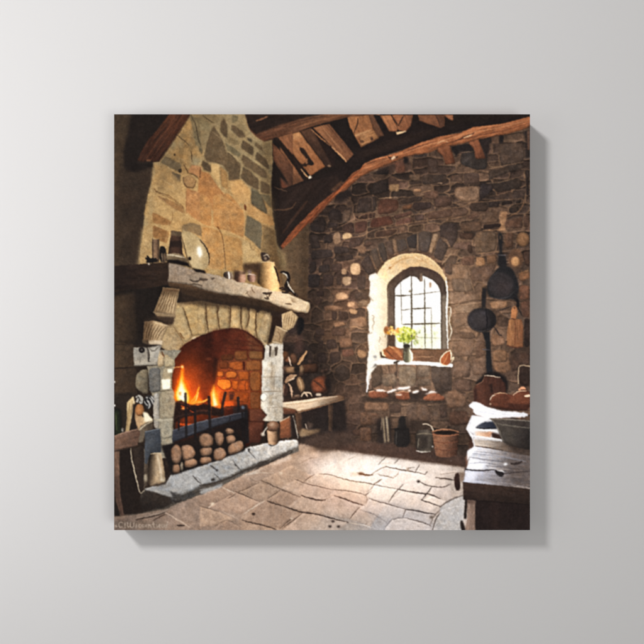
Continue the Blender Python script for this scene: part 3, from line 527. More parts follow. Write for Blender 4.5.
    for i in range(7):
        f = i/6; L("%d,%d %d,%d %d,%d" % (258+130*f, 372+30*f, 240+110*f, 425+20*f, 236+90*f, 485+5*f), 1.2, (100, 80, 57), a=.95)
        L("%d,%d %d,%d %d,%d" % (266+130*f, 374+30*f, 248+110*f, 425+20*f, 244+90*f, 485+5*f), .7, (202, 180, 142), a=.7)
    G("272,492 372,496 362,524 268,522", (204, 188, 160), tex=.12, soft=.6, id='stone_corbel'); G("225,490 270,494 268,525 228,510", (92, 76, 58), soft=.6); L("305,365 360,378 412,392", 1.2, (206, 186, 148))
    G("350,118 492,130 480,185 335,175", (120, 108, 98), tex=0, soft=2., mode="mul", a=.7); G("225,355 300,352 290,510 225,500", (150, 138, 126), tex=0, soft=2., mode="mul", a=.6); G("305,292 350,300 340,335 300,330", (150, 138, 126), tex=0, soft=1.5, mode="mul", a=.6)
    G("300,312 458,320 446,372 420,392 330,352 300,352 236,362 236,340 300,335", (60, 47, 37), soft=1.2, tex=.15, a=.75); G("305,294 458,312 450,330 330,322", (142, 122, 94), soft=.5, tex=.14, id="stone_corbel")
    t(200, 270)
    G("505,290 600,300 570,400 530,420 500,510 470,520 495,400", (46, 35, 28), soft=.8, tex=.12)
    G("572,308 640,284 690,330 655,400 615,425 575,420", (196, 171, 130), id='stone_corbel.001', **fl); G("530,388 590,412 612,425 585,470 575,520 505,512", (160, 136, 104), id='stone_corbel.001', **fl)
    for f in (0, .25, .5, .75, 1): L("%d,%d %d,%d %d,%d" % (600+60*f, 305+5*f, 585+75*f, 360, 590+50*f, 410), .9, (116, 92, 64), a=.9)
    L("540,395 585,420 610,428", 1.6, (206, 184, 146)); L("540,430 560,450 555,500", 1., (110, 88, 64)); L("510,505 570,515", 1.6, (214, 196, 164))
    for s in ("470,520 488,530 487,600", "522,545 545,535 536,595"): L(s, 1.1, (60, 50, 44))
    G("486,530 500,534 496,606 486,608", (78, 66, 58), id='iron_bracket'); G("522,545 542,540 538,598 524,604", (84, 72, 62), id='iron_bracket'); G("500,560 522,560 520,610 500,610", (170, 156, 138), soft=.5)
    # left pillar
    t(110, 350)
    G("240,0 500,0 452,70 456,110 436,160 432,268 456,306 462,372 476,410 452,440 462,490 440,520 446,760 300,760 330,560 290,300", (146, 136, 117), tex=.18, ts=2.6, ro=.4, id='stone_pier.001')
    pz = dict(tex=.2, ts=2.4, bev=.22, bw=1.1, rim=.25, ro=.35, sm=2, cr=.14, id='stone_pier.001')
    G("165,-18 330,-15 330,108 168,112", (172, 162, 146), id='stone_pier.001', tex=.14, bev=.2, rim=.2, ro=.25); G("180,178 222,138 266,134 268,310 232,308 176,260", (130, 117, 95), (112, 100, 82), "190,200 260,240", **pz); G("270,130 352,120 356,290 275,300", (112, 108, 102), **pz)
    G("332,-5 380,45 378,112 334,118", (200, 172, 132), **pz); L("365,15 378,45", 2., (110, 72, 44)); G("380,20 455,75 450,115 380,130", (178, 158, 124), **pz); G("372,122 432,125 432,270 358,280", (168, 152, 124), **pz); G("360,208 424,202 420,272 366,276", (250, 238, 212), tex=.06, soft=.5, ro=.3, id='stone_pier.001'); G("400,135 434,132 436,158 406,160", (248, 236, 208), tex=.05, soft=.5, id='stone_pier.001')
    G("346,292 450,282 460,372 474,410 450,482 348,492", (152, 139, 116), **pz); G("346,500 456,492 438,520 440,612 360,622", (156, 146, 126), **pz); G("300,302 344,300 345,560 305,545", (170, 161, 148), **pz); G("300,485 455,478 460,490 345,502", (178, 166, 142), soft=.6); G("360,622 446,612 446,700 420,760 360,700", (150, 140, 120), **pz)
    E(405, 790, 20, 22, (62, 50, 40), soft=.6)
    L("345,290 440,280", 1., (96, 84, 66)); L("348,300 346,480", .8, (110, 98, 80)); L("165,115 330,108", 1.3, (70, 60, 50))
    for s in ("200,12 222,4 245,14", "222,8 226,40 215,60", "248,-10 270,20 280,78"): L(s, 2.4, (36, 31, 29))
    G("258,-5 285,10 284,80 266,80", (34, 29, 28), id='iron_bracket.001', soft=.3); G("202,8 245,4 246,24 206,26", (36, 31, 29), id='iron_bracket.001', soft=.3); L("212,60 208,90", 1., (110, 100, 90))
    t(110, 270); G("165,545 262,540 262,620 165,640", (150, 142, 130), soft=.5, tex=.14, id='stone_pier.001'); G("262,540 360,525 330,640 270,640", (172, 164, 150), soft=.5, tex=.12, id='stone_pier.001'); E(222, 560, 22, 20, (28, 24, 23)); E(222, 560, 9, 8, (80, 72, 66)); L("262,545 275,580 270,640", 1.8, (60, 52, 46)); G("190,525 260,520 330,530 260,545", (46, 38, 32), soft=.8); L("270,545 300,575 350,530", 1.5, (110, 102, 92))
    # fire
    t(110, 350)
    glow(505, 300, 50, 110, (255, 110, 20), .4); glow(505, 330, 30, 60, (255, 190, 60), .4); glow(610, 340, 36, 50, (240, 90, 10), .3)
    G("500,104 513,106 520,190 552,262 568,320 590,335 606,295 630,232 618,325 648,352 625,378 466,378 450,335 452,288 476,215 496,165", (240, 112, 22), tex=.1, soft=.7, id='fire')
    G("505,130 512,215 540,275 556,335 552,375 472,365 462,330 462,296 486,232", (255, 176, 52), tex=.05, soft=.8, id='fire'); G("500,190 508,235 532,290 546,345 530,372 480,358 468,325 470,300 490,250", (255, 230, 140), tex=0, soft=1., id='fire'); G("498,222 506,260 524,305 534,345 515,362 488,345 478,318 486,275", (255, 250, 218), tex=0, soft=1.1)
    G("482,292 500,296 496,322 480,316", (196, 120, 40), soft=.7, a=.8); L("440,124 500,116 508,118", .8, (255, 190, 120)); E(507, 118, 7, 8, (255, 220, 150), soft=.5)
    t(110, 350); L("560,370 600,330 624,260", 2., (255, 170, 60), mode='mix'); L("575,372 606,345 618,300", 1.2, (255, 224, 130)); G("560,360 640,352 640,380 560,395", (250, 150, 50), soft=1.)
    t(200, 350)
    glow(100, 350, 30, 70, (255, 140, 30), .5)
    G("98,238 110,280 122,330 148,385 144,414 72,414 80,370 76,300", (248, 146, 42), soft=.6, tex=.05, id='fire'); G("97,265 104,320 120,370 134,400 92,410 94,370 86,310", (255, 226, 130), soft=.8, tex=0, id='fire'); G("96,300 102,345 118,385 112,404 98,400 98,365", (255, 248, 210), soft=.8, tex=0)
    L("-10,368 30,362 62,342", 2.2, (255, 176, 80)); L("-10,425 30,424 55,405", 2.2, (250, 150, 60)); L("0,400 40,395", 1.4, (240, 110, 30)); G("85,395 140,385 200,375 235,385 180,400 100,418", (232, 110, 36), soft=.9)
    # logs, embers
    t(110, 350)
    G("460,360 500,352 560,385 644,372 800,420 800,470 644,450 520,470 440,520 450,430", (40, 27, 22), tex=.35, ts=2, soft=.7, id='fire_log'); L("470,362 520,372 560,395", 3., (78, 44, 32)); L("560,440 640,420 700,430", 2.4, (70, 44, 34)); L("500,395 540,405", 1.6, (230, 100, 40)); E(512, 410, 14, 8, (244, 150, 80), soft=.6); L("480,515 520,525 580,520", 2.4, (206, 84, 34), a=.9); L("600,385 644,378", 2., (240, 120, 40)); L("560,425 600,440", 1.2, (190, 80, 40)); L("450,480 500,455 560,450", 2., (58, 40, 33))
    t(200, 350); G("170,360 230,355 240,395 200,410 165,400", (206, 88, 36), soft=.8); L("150,410 235,395", 3., (52, 32, 26)); G("200,295 240,300 235,345 205,350", (70, 40, 30), tex=.25, soft=.6, ro=.6); L("175,330 200,300 240,310", 1.4, (120, 60, 36)); G("230,400 330,380 335,435 235,460", (44, 34, 32), soft=.8); E(300, 402, 12, 12, (96, 100, 108), soft=.5)
    # iron grate
    t(200, 350)
    G("-195,625 -190,560 0,500 330,432 332,472 190,512 0,578 -190,650", (62, 63, 70), (48, 48, 54), "0,500 330,440", tex=.2, ts=2, ta=(-15, 6), bev=.25, bw=.8, rim=.25, id='fire_grate'); L("-190,562 0,502 200,458 330,432", .9, (116, 117, 124)); L("-190,640 0,572 190,508 330,470", 1., (30, 28, 32)); L("210,462 212,485 190,512", 1.2, (34, 30, 32))
    for s, w in (("62,330 66,400 68,480 72,570", 2.4), ("178,300 160,370 152,440", 2.2), ("266,335 270,380 268,430", 2.2), ("-102,305 -98,440 -96,610", 2.2), ("-36,412 -34,500 -32,620", 2.2), ("322,430 325,520 330,640", 3.2), ("-150,560 -148,500", 1.6), ("296,440 300,560 302,610", 1.8)): L(s, w*1.45, (30, 26, 26), id='fire_grate', ro=.1, taper=False)
    E(268, 338, 9, 10, (44, 34, 32)); L("80,345 76,480", .6, (170, 80, 36), a=.7)
    G("-190,650 0,578 190,512 330,472 330,560 200,560 100,640 -190,760", (27, 23, 23), soft=1.2, a=.8)

def paint_mantel_things():
    global LW, LA
    LW = 1.; LA = 1.
    t(110, 190)
    G("296,345 345,345 345,505 296,505", (128, 102, 78), (92, 70, 52), cyl=(0, .35), tex=.1, id='mantel_candlestick'); L("298,340 298,505", 1., (78, 60, 46))
    for s in ("250,478 290,490 330,490", "262,465 285,490 300,510", "320,480 300,495 255,505", "270,500 300,480"): L(s, 2., (26, 22, 21))
    G("250,470 275,478 320,482 335,505 260,512", (27, 23, 22), soft=.5, id='iron_candle_holder'); E(272, 517, 7, 6, (225, 215, 200), soft=.4)
    G("345,398 372,390 396,420 398,505 345,505", (30, 25, 23), sm=1, id='black_mug'); L("362,440 368,500", 1., (120, 100, 80)); G("372,450 392,440 396,500 376,505", (96, 78, 60), soft=.6)
    G("430,285 500,295 508,440 520,475 402,472 414,400", (70, 50, 38), (58, 41, 32), "420,300 500,300", cyl=(0, .35), tex=.12, id='crock'); G("420,358 505,352 508,400 414,400", (40, 30, 25), soft=.6, a=.8); G("430,283 500,295 503,325 424,318", (98, 80, 60), soft=.5)
    G("395,455 430,440 500,448 535,480 560,505 470,505 395,490", (150, 130, 102), (104, 86, 64), "420,440 430,500", tex=.12, soft=.4, sm=1, id='serving_plate'); L("400,452 460,458 520,475", 1.3, (196, 178, 148)); G("390,488 470,490 560,512 630,535 628,560 540,535 400,505", (24, 20, 19), soft=.6)
    t(0, 0, 1)
    G("180.5,237 183,228 184,231 192,232 203,241 208,249 209.8,256 208.6,264.5 205,270 199,271 191,267.5 187,260", (186, 158, 112), (176, 150, 108), "190,240 205,268", tex=.1, ts=3, soft=.35, sm=1, id='glass_platter', rim=.12, bw=1.5)
    G("188,250 196,256 203,266 198,270 190,266", (206, 184, 140), soft=1.5, tex=.05, a=.6); L("200,240 206,247 209.6,256 208.8,265", 1.1, (54, 40, 30)); L("181,234 184,245 187.5,260 192,267", .9, (96, 76, 52)); G("197.5,247.5 200,246.5 201.5,250 202,255 199.5,257.5 197.2,253", (255, 252, 240), tex=0, soft=.7); E(199.5, 252, 4, 7, (255, 240, 205), soft=2.2, tex=0, a=.5); E(189.7, 258.5, 1.6, 1.9, (40, 30, 24), soft=.4); G("192,268 205,270.5 206,273.5 196,272", (30, 24, 21), soft=.5)
    t(200, 190)
    G("160,585 182,568 215,575 236,600 228,630 168,615", (54, 44, 38), (136, 114, 96), "165,600 215,590", tex=.1, sm=1, id='small_cup'); L("200,575 206,600 204,620", 1.6, (236, 226, 210)); L("222,580 230,610", 1.2, (168, 148, 122))
    G("238,575 300,565 323,582 318,644 300,650 245,640", (92, 64, 50), (178, 136, 110), "250,600 305,600", tex=.1, id='small_cup.001', sm=1, cyl=(0, .25, .75)); G("240,570 320,572 318,590 280,590", (128, 100, 78), soft=.5); G("235,560 275,570 268,640 236,630", (62, 44, 34), soft=1., a=.8)
    G("330,590 358,580 395,592 388,648 335,640", (96, 70, 58), (166, 128, 108), "335,610 380,610", tex=.1, id='small_cup.002', sm=1, cyl=(0, .25, .7)); E(347, 570, 15, 14, (150, 130, 118), soft=.4, bev=.2); L("332,594 360,588 392,596", 1., (224, 198, 176))
    G("300,515 430,510 440,640 395,650 390,590 350,560 305,585", (58, 42, 31), soft=1.4, tex=.1, a=.85)
    G("430,504 475,500 518,504 540,580 562,712 500,705 440,684 404,650 412,590", (150, 117, 75), (196, 159, 108), "420,600 530,600", tex=.14, ts=2, cyl=(0, .7, .66), id='earthenware_jug'); L("430,506 475,502 520,506", 1.3, (214, 182, 134))
    G("420,435 460,438 490,460 488,485 470,500 440,502 428,470", (64, 50, 42), sm=1, soft=.4, id='earthenware_jug'); L("445,460 470,450 485,470", 1.2, (190, 168, 140)); E(458, 480, 10, 12, (150, 128, 104), soft=.5); L("520,535 540,580 556,650", 1.8, (44, 34, 28), id='earthenware_jug')
    t(280, 190)
    sc = "8,575 30,570 52,585 62,610 56,640 40,665 48,690 70,700 95,720 110,740"
    L(sc, 3.2, (34, 28, 26), id='iron_fire_tongs', ro=.15); L("20,582 45,592 52,615", .9, (240, 232, 216)); L("50,640 75,690 100,722", 1.1, (232, 220, 200)); L("15,700 40,690 60,720 20,715", 2.4, (44, 36, 32), id='iron_fire_tongs'); L("110,725 125,735 118,750", 1.4, (60, 48, 40)); L("0,690 20,680 30,700", 2., (52, 42, 36))
def paint_window():
    global LW, LA
    LW = 1.; LA = 1.
    # arch ring stones
    t(360, 190)
    v = dict(rim=.3, bev=.18, bw=1, mo=(108, 84, 62), mw=.45)
    for s, c in (("410,290 505,292 495,390 468,442 405,425", (72, 60, 50)), ("555,322 622,392 572,505 512,462", (72, 59, 49)), ("325,330 400,298 396,412 335,402", (54, 47, 42)), ("245,352 322,340 335,412 270,442", (78, 65, 54)), ("170,362 226,352 240,450 200,472", (82, 65, 52)), ("120,382 166,362 200,482 160,512", (64, 54, 45)), ("70,424 116,402 152,522 120,562", (88, 71, 56)), ("0,522 58,442 112,572 60,602", (66, 53, 44)), ("590,530 644,500 644,600 600,580", (84, 66, 52))):
        ST(s, c, **v)
    ST("510,300 555,312 502,450 480,440", (140, 110, 80)); ST("225,342 250,342 266,442 240,445", (116, 90, 66)); ST("335,410 395,405 400,430 340,435", (96, 78, 60)); L("575,520 610,480 644,440", 1.4, (132, 104, 76)); L("400,295 404,350 404,420", .9, (120, 96, 72)); ST("60,360 100,375 50,400 20,390", (86, 64, 50))
    claim(q("-10,620 40,480 120,370 240,330 420,280 560,305 640,390 720,560 740,650 590,640 520,530 350,440 130,560 90,650"), 'arch_stones')
    # splayed plaster reveal
    t(360, 190)
    G("85,660 110,610 130,570 165,520 200,490 250,465 300,450 370,440 420,446 470,462 510,490 548,522 580,568 600,620 610,700 560,700 500,560 400,540 300,560 200,660 150,720 85,690", (214, 182, 132), (242, 218, 176), "300,450 150,640", tex=.14, ts=2.2, ro=.4, soft=.4, id='window_reveal', tcol=.4)
    L("130,572 200,492 300,452 420,446 510,492 578,566", 1., (240, 208, 150), a=.8); L("230,520 300,480 380,470", 1.4, (176, 132, 80), a=.5); L("190,560 260,510", 1., (168, 124, 76), a=.5); L("400,480 450,500 520,540", 1.2, (180, 140, 90), a=.5); E(210, 545, 10, 8, (158, 112, 68), soft=.6); E(430, 490, 12, 8, (182, 140, 92), soft=.6); L("380,470 430,490", .7, (250, 226, 180))
    t(360, 270)
    G("66,40 110,20 160,70 194,100 198,200 194,390 198,480 190,565 140,572 150,640 230,660 120,665 80,720 62,790 46,830 50,640 62,560 56,455 66,440 58,300 48,262 66,230 78,205 64,180 70,110", (244, 234, 218), (236, 214, 182), "100,300 190,300", tex=.1, ro=.5, soft=.5, id='window_reveal')
    for s in ("84,318 100,322 92,345 98,372 86,400 92,420", "68,446 84,440", "135,470 145,480 130,505", "72,190 92,218"): L(s, 1.3, (176, 160, 140), a=.8)
    E(104, 608, 14, 10, (150, 150, 152), soft=.7); E(108, 640, 8, 6, (190, 186, 184), soft=.8)
    t(360, 350); G("95,95 150,60 230,80 115,98 80,140 66,200", (226, 224, 222), soft=.8, a=.7); L("60,150 48,200 56,250 46,290", 1.6, (255, 250, 240)); L("66,180 60,240", 1.2, (190, 176, 160))
    # panes: bright sky with pale foliage low down
    t(360, 270)
    gl = "243,560 243,130 268,102 300,72 350,42 395,45 440,40 480,55 520,80 548,112 566,160 568,560"
    G(gl, (255, 253, 249), (244, 244, 226), "400,250 400,560", tex=.03, soft=.3, id='window_pane')
    for cx, cy, rx, ry, c in ((400, 470, 60, 50, (226, 230, 190)), (520, 470, 40, 60, (224, 226, 196)), (520, 340, 36, 40, (240, 240, 214)), (420, 330, 40, 30, (246, 244, 224)), (270, 360, 20, 40, (240, 232, 200)), (440, 500, 20, 36, (196, 204, 150)), (350, 440, 40, 30, (214, 222, 150)), (520, 520, 36, 20, (232, 230, 206))):
        E(cx, cy, rx, ry, c, soft=2.4, tex=.08, a=.4)
    for i in range(60):
        E(RS.uniform(380, 560), RS.uniform(380, 545), RS.uniform(3, 9), RS.uniform(4, 12), RS.choice([(180, 190, 130), (206, 206, 160), (246, 246, 230), (214, 196, 160), (168, 180, 120)]), rot=RS.uniform(0, 90), soft=.6, tex=0, a=.55)
    lead = (78, 68, 54)
    for s, w, a in (("285,92 288,180 290,280 292,380", .9, .8), ("360,42 362,275 362,555", 1.7, 1), ("452,60 454,250 454,380 456,555", 1.2, .95), ("500,270 500,380 504,550", 1., .7), ("243,180 300,180 362,176", 1.4, 1), ("362,174 430,168 500,157 560,150", 1., .8), ("290,283 362,272", 1.1, .8), ("362,272 450,268 500,266", 1.5, 1), ("300,381 362,379 450,376 562,374", 1.5, 1), ("400,470 456,474 560,478", .7, .45)):
        L(s, w, lead, a=a, ro=.12, soft=.3, id='glazing_bar' if w > 1 else None)
    L("350,140 340,155 358,150", 1., (110, 96, 74)); E(492, 105, 9, 20, (150, 118, 92), soft=.5); L("450,245 454,275", 2., (84, 76, 60))
    # frame
    G("190,110 205,80 250,40 310,0 350,-22 420,-26 470,-15 520,5 560,32 596,80 606,160 612,300 612,555 566,555 568,300 566,160 548,112 515,75 470,48 440,40 432,78 418,80 396,50 352,42 300,70 268,100 245,130 245,556 192,556 196,380", (98, 82, 72), (72, 58, 50), "230,400 420,0", tex=.16, ts=2, ta=(90, 4), bev=.18, bw=.9, rim=.2, id='window_frame')
    G("190,390 245,380 245,556 195,556", (76, 58, 46), soft=1.4, tex=.12); L("200,130 197,300 196,500", 1., (140, 122, 108), a=.7); L("240,130 240,380", .9, (70, 58, 50)); L("570,170 572,400 572,550", 1.2, (66, 56, 48)); G("576,180 604,170 608,550 578,550", (118, 104, 90), soft=.8, tex=.1); G("420,30 436,20 440,80 418,82", (128, 104, 84), soft=.5); L("320,10 420,-15 530,20", 1.6, (60, 48, 42), a=.7)
    t(440, 270); L("42,55 48,110 52,200 46,280 50,380 55,470 54,545", 1.8, (255, 248, 236)); L("50,265 74,258 78,300 62,350 74,400 84,430 66,490", 1.2, (230, 212, 184)); L("70,285 60,330", .7, (250, 240, 220)); L("0,0 30,40 45,70", 1.2, (220, 186, 136)); G("56,280 74,300 60,340 72,430 60,480 55,380", (130, 104, 80), soft=.6); claim(q("36,40 60,40 86,420 60,550 40,550"), 'window_reveal')
    # wooden sill board
    t(360, 270)
    G("220,545 644,555 600,640 560,650 300,640 205,600", (150, 104, 76), (112, 80, 60), "250,560 600,640", tex=.2, ts=1.6, ta=(2, 8), id='sill_board'); L("240,552 400,556 610,558", 1., (84, 62, 48)); G("380,575 560,580 540,640 400,640", (120, 84, 62), soft=1.2, tex=.2); L("380,610 520,606", .9, (180, 132, 98))
    t(360, 350)
    L("110,88 180,84 300,88 420,92 500,98 640,108", 3.4, (255, 252, 246), taper=False, ro=.4, id='sill_ledge'); G("150,55 200,62 300,78 420,82 560,88 560,100 400,102 230,98 120,98", (255, 250, 240), tex=.03, soft=.5, id='sill_ledge')
    G("245,85 265,75 262,180 250,190 235,165 258,140", (74, 58, 46), soft=.5); L("240,90 275,78", 2., (60, 48, 40)); G("110,92 120,110 100,120 80,130", (60, 52, 46), soft=.6, a=.7)
    # terracotta dish left of the vase
    G("170,-5 205,-30 262,-20 300,10 302,62 280,72 210,68 165,40 155,0", (168, 96, 58), (130, 74, 48), "180,-10 290,60", tex=.14, sm=1, id='terracotta_dish'); L("205,-28 240,-10 290,50", 1.4, (224, 170, 118)); L("180,0 220,40 262,70", 1.2, (112, 64, 42)); L("160,0 158,30 175,42", 1.6, (238, 206, 160)); G("222,-15 260,-12 296,30 280,50", (186, 112, 68), soft=.8)
    # flowers
    t(360, 270)
    for s in ("300,500 290,450 260,420", "320,510 318,450 320,410", "335,512 350,460 372,430", "312,505 300,470 240,440", "340,512 378,470 400,440"): L(s, 1., (120, 128, 52), id='flower_stems')
    fr = random.Random(4)
    for i in range(150):
        a = fr.uniform(0, 6.283); r = fr.random()**.6; x = 318+66*r*math.cos(a); y = 452+52*r*math.sin(a)
        c = fr.choice([(228, 228, 104), (206, 210, 74), (240, 240, 150), (178, 184, 60), (244, 236, 130), (150, 160, 52), (214, 220, 120)])
        E(x, y, fr.uniform(5, 11), fr.uniform(4, 9), c, rot=fr.uniform(0, 180), soft=.35, tex=.05, a=.9)
    claim(ell(318, 452, 68, 54), 'flowers'); claim(ell(228, 432, 46, 34), 'flowers')
    for i in range(46):
        x = fr.gauss(228, 22); y = fr.gauss(428, 14); E(x, y, fr.uniform(5, 10), fr.uniform(4, 9), fr.choice([(226, 170, 100), (240, 196, 120), (214, 140, 74), (246, 220, 150), (236, 206, 110)]), rot=fr.uniform(0, 180), soft=.35, tex=.05)
    E(182, 420, 16, 24, (136, 84, 52), soft=.5); E(196, 440, 12, 12, (214, 150, 66), soft=.5); E(190, 404, 9, 8, (170, 104, 66), soft=.5); L("182,440 176,470", .9, (150, 120, 80))
    for i in range(28): E(fr.gauss(330, 26), fr.gauss(482, 14), fr.uniform(4, 8), fr.uniform(5, 10), fr.choice([(110, 122, 40), (136, 146, 48), (90, 100, 36), (166, 172, 70)]), rot=fr.uniform(0, 180), soft=.35, tex=.05, a=.9)
    for i in range(20): E(fr.uniform(370, 425), fr.uniform(420, 520), fr.uniform(3, 6), fr.uniform(4, 8), fr.choice([(150, 160, 80), (120, 130, 70), (186, 180, 110), (170, 130, 90)]), rot=fr.uniform(0, 180), soft=.4, tex=.05, a=.8)
    # vase
    G("304,520 348,520 350,548 362,580 366,620 358,648 306,648 300,600 306,555", (78, 70, 56), (206, 198, 164), "320,580 362,580", tex=.12, id='flower_vase', sm=1); G("303,516 349,518 350,545 305,545", (42, 38, 34), soft=.5, sm=1); L("350,560 368,600 358,644", 2., (252, 248, 220)); L("314,570 312,630", 1.4, (120, 112, 90)); G("318,575 334,575 336,640 316,640", (96, 92, 70), soft=.6)
    # leaf-like shell
    t(440, 350)
    G("72,2 77,60 62,108 10,102 -2,60 38,16", (178, 96, 56), (148, 78, 46), "10,60 70,60", tex=.14, sm=1, id='orange_shell'); 
    L("72,2 40,14 5,55 0,80 10,102", 1.1, (248, 226, 190)); L("8,104 40,108 62,110", .9, (240, 210, 166)); L("72,0 80,40 74,70", 1., (240, 214, 170)); L("78,66 100,48 82,84", 1.1, (226, 196, 150)); L("55,30 40,70 20,98", 1., (206, 128, 80))
    # ledge of bread / tiles below
    t(360, 350)
    G("40,335 130,340 400,350 600,352 610,372 400,366 200,360 30,352", (46, 37, 31), soft=1.1, a=.9)
    G("195,300 260,320 380,290 450,270 560,300 600,350 250,352 190,340", (62, 47, 38), tex=.15, soft=.8)
    br = dict(tex=.16, ts=1.6, bev=.2, rim=.25, sm=1, ro=.3)
    G("58,296 110,285 190,292 204,335 62,338", (150, 90, 64), (120, 74, 54), "60,300 190,330", id='bread_loaf', **br); G("248,302 300,292 352,300 360,350 255,350", (138, 82, 58), id='bread_loaf.001', **br); G("440,335 490,300 540,300 592,330 594,354 445,354", (158, 96, 68), (132, 80, 58), "460,320 590,350", id='bread_loaf.002', **br)
    G("345,300 420,290 440,300 400,348 350,345", (52, 41, 35), soft=.6, tex=.15)
    for s in ("108,282 140,276 185,284 170,290 115,290", "190,292 225,278 252,272 255,282 220,298 196,300", "256,270 290,260 352,252 352,266 300,280 262,276", "250,308 290,306 295,316 256,318", "335,280 355,276 356,292 340,292", "425,258 470,276 466,286 440,282", "452,312 500,284 545,298 500,302"): G(s, (250, 226, 204), tex=.12, soft=.6, sm=2, cr=.1, ro=.45)
    E(390, 291, 24, 10, (250, 228, 206), rot=-14, soft=.6, tex=.1, ro=.4); L("60,294 100,286", .9, (220, 160, 120)); L("250,300 300,288 340,296", .8, (214, 150, 108))

def paint_corner_things():
    global LW, LA
    LW = 1.; LA = 1.
    # bench with pots at the left of the back wall
    t(280, 350)
    G("14,-60 215,-30 225,120 345,190 360,300 300,330 14,360", (44, 35, 29), soft=1.6, tex=.2)
    t(280, 270); G("130,330 165,335 172,400 150,440 135,466 112,430 114,350", (24, 23, 24), soft=.6, sm=1, id='iron_ladle'); L("150,320 190,330 180,345", 1.5, (60, 46, 38), a=.7); G("90,330 130,320 120,440 60,470", (54, 42, 35), soft=2); G("100,480 150,450 170,560 110,600", (72, 50, 40), soft=2., a=.7)
    G("20,570 50,570 70,640 30,644", (120, 76, 50), soft=.8)
    t(280, 350)
    for i in range(26):
        cx = RS.uniform(22, 330); cy = RS.uniform(max(-40, -60+cx*.45), 310); E(cx, cy, RS.uniform(14, 34), RS.uniform(12, 26), tuple(RS.uniform(.8, 1.25)*v for v in (68, 51, 40)) if False else RS.choice([(62, 47, 38), (74, 55, 43), (84, 61, 47), (56, 43, 36), (70, 49, 38)]), rot=RS.uniform(-40, 40), soft=.9, tex=.2, bev=.35, bw=1.6, rim=.5, ro=.4)
    p = dict(tex=.14, ts=1.6, bev=.3, bw=1.6, rim=.45, soft=.5)
    E(97, 62, 26, 44, (104, 72, 53), rot=-15, id='earthen_pot', **p); E(35, 40, 22, 34, (112, 76, 52), rot=20, id='earthen_pot.001', **p); L("128,100 160,50 185,10", 3., (170, 124, 84), id='wooden_spoon'); L("135,95 185,12", .8, (206, 164, 120)); L("62,50 76,108", 1.6, (190, 160, 130))
    G("150,105 255,92 268,125 260,160 160,162", (92, 61, 43), (66, 44, 33), "160,100 200,170", id='clay_bottle', **p); E(76, 140, 42, 27, (150, 114, 84), id='earthen_pot.002', **p); E(150, 135, 18, 30, (160, 124, 92), id='clay_bottle', **p); E(118, 138, 20, 20, (40, 32, 27), soft=.5)
    L("42,222 70,190 112,176", 4., (160, 124, 94), id='earthen_pot.003'); L("60,215 95,200 105,180", 1.3, (200, 168, 134)); L("60,235 80,270 84,330", 2., (170, 136, 104)); E(36, 280, 18, 44, (62, 44, 35), soft=.6); L("30,240 20,300", 1.4, (120, 90, 68))
    E(145, 240, 27, 56, (160, 122, 88), rot=-14, id='gourd_jug', **p); L("130,200 150,240 150,290", 1., (212, 176, 134), a=.7)
    E(282, 242, 68, 60, (92, 54, 39), rot=-20, id='wooden_cask', **p); E(272, 240, 44, 44, (128, 71, 46), soft=1., tex=.15); L("240,215 275,240 310,275", 2., (60, 38, 30), a=.7); E(335, 235, 22, 46, (34, 27, 24), rot=-10, soft=1.); E(262, 275, 36, 16, (140, 80, 54), rot=-15, soft=1.2, a=.7)
    L("150,325 162,300 185,296 215,300 225,325", 1.6, (206, 178, 144), id='claw_hook'); L("180,300 190,325", 1.3, (196, 168, 136)); E(270, 312, 20, 10, (214, 190, 162), soft=.5, id='earthen_pot.004'); E(120, 322, 20, 8, (150, 120, 92), soft=.6); L("85,335 130,325", 2., (80, 60, 46))
    G("16,405 105,402 112,430 100,446 16,450", (120, 78, 56), (86, 56, 42), "50,405 50,446", tex=.16, id='firewood_log', soft=.4)
    # under the bench
    G("150,395 345,372 455,345 470,580 330,580 150,600", (38, 31, 27), soft=1.2, tex=.15)
    G("108,440 148,432 150,560 122,590", (98, 71, 53), (70, 51, 40), "110,480 150,480", tex=.14, id='wooden_bench'); G("338,384 372,376 366,570 340,565", (84, 63, 48), (62, 47, 38), "340,480 372,480", tex=.14, id='wooden_bench')
    G("145,545 200,560 285,548 280,575 210,600 130,612", (150, 122, 92), (98, 78, 60), "150,560 280,570", tex=.18, soft=.8, sm=1, id='wooden_bench'); L("180,520 188,550", 1., (200, 176, 146)); G("190,500 240,520 215,550 190,550", (70, 56, 46), soft=1.)
    G("150,640 230,600 350,575 470,570 560,640 300,720", (66, 51, 41), soft=2.4, tex=.15)
    G("14,368 200,345 290,328 420,317 452,328 450,348 330,382 200,418 130,441 108,420 14,405", (222, 196, 164), (104, 77, 58), "200,380 450,330", tex=.16, ts=1.5, ta=(-14, 8), bev=.2, rim=.15, id='wooden_bench'); L("20,402 108,418 130,438 330,380 450,346", 1.2, (120, 90, 66)); L("60,372 250,345 400,325", .8, (240, 220, 190), a=.7); L("40,385 200,365 330,345", .6, (168, 138, 106), a=.7)
    # things on the floor under the window
    t(360, 350)
    G("115,480 215,478 225,650 120,650", (40, 33, 29), soft=1.4, tex=.12, a=.9); G("156,480 168,470 184,640 172,650", (150, 130, 103), tex=.1, soft=.7, id='candle_bundle'); G("180,470 190,464 206,640 194,650", (190, 170, 140), (140, 120, 95), "180,480 200,640", tex=.1, soft=.6, id='candle_bundle'); L("172,470 186,650", 1., (60, 48, 40)); L("152,475 150,560", 1., (110, 92, 72))
    G("272,462 318,462 322,540 350,560 352,680 236,680 240,560 268,540", (42, 38, 36), (34, 31, 30), "250,560 340,560", tex=.1, soft=.6, sm=1, id='dark_bottle'); L("255,570 252,660", 1.2, (78, 72, 66), a=.7); G("240,548 345,546 346,560 240,562", (30, 27, 26), soft=.5)
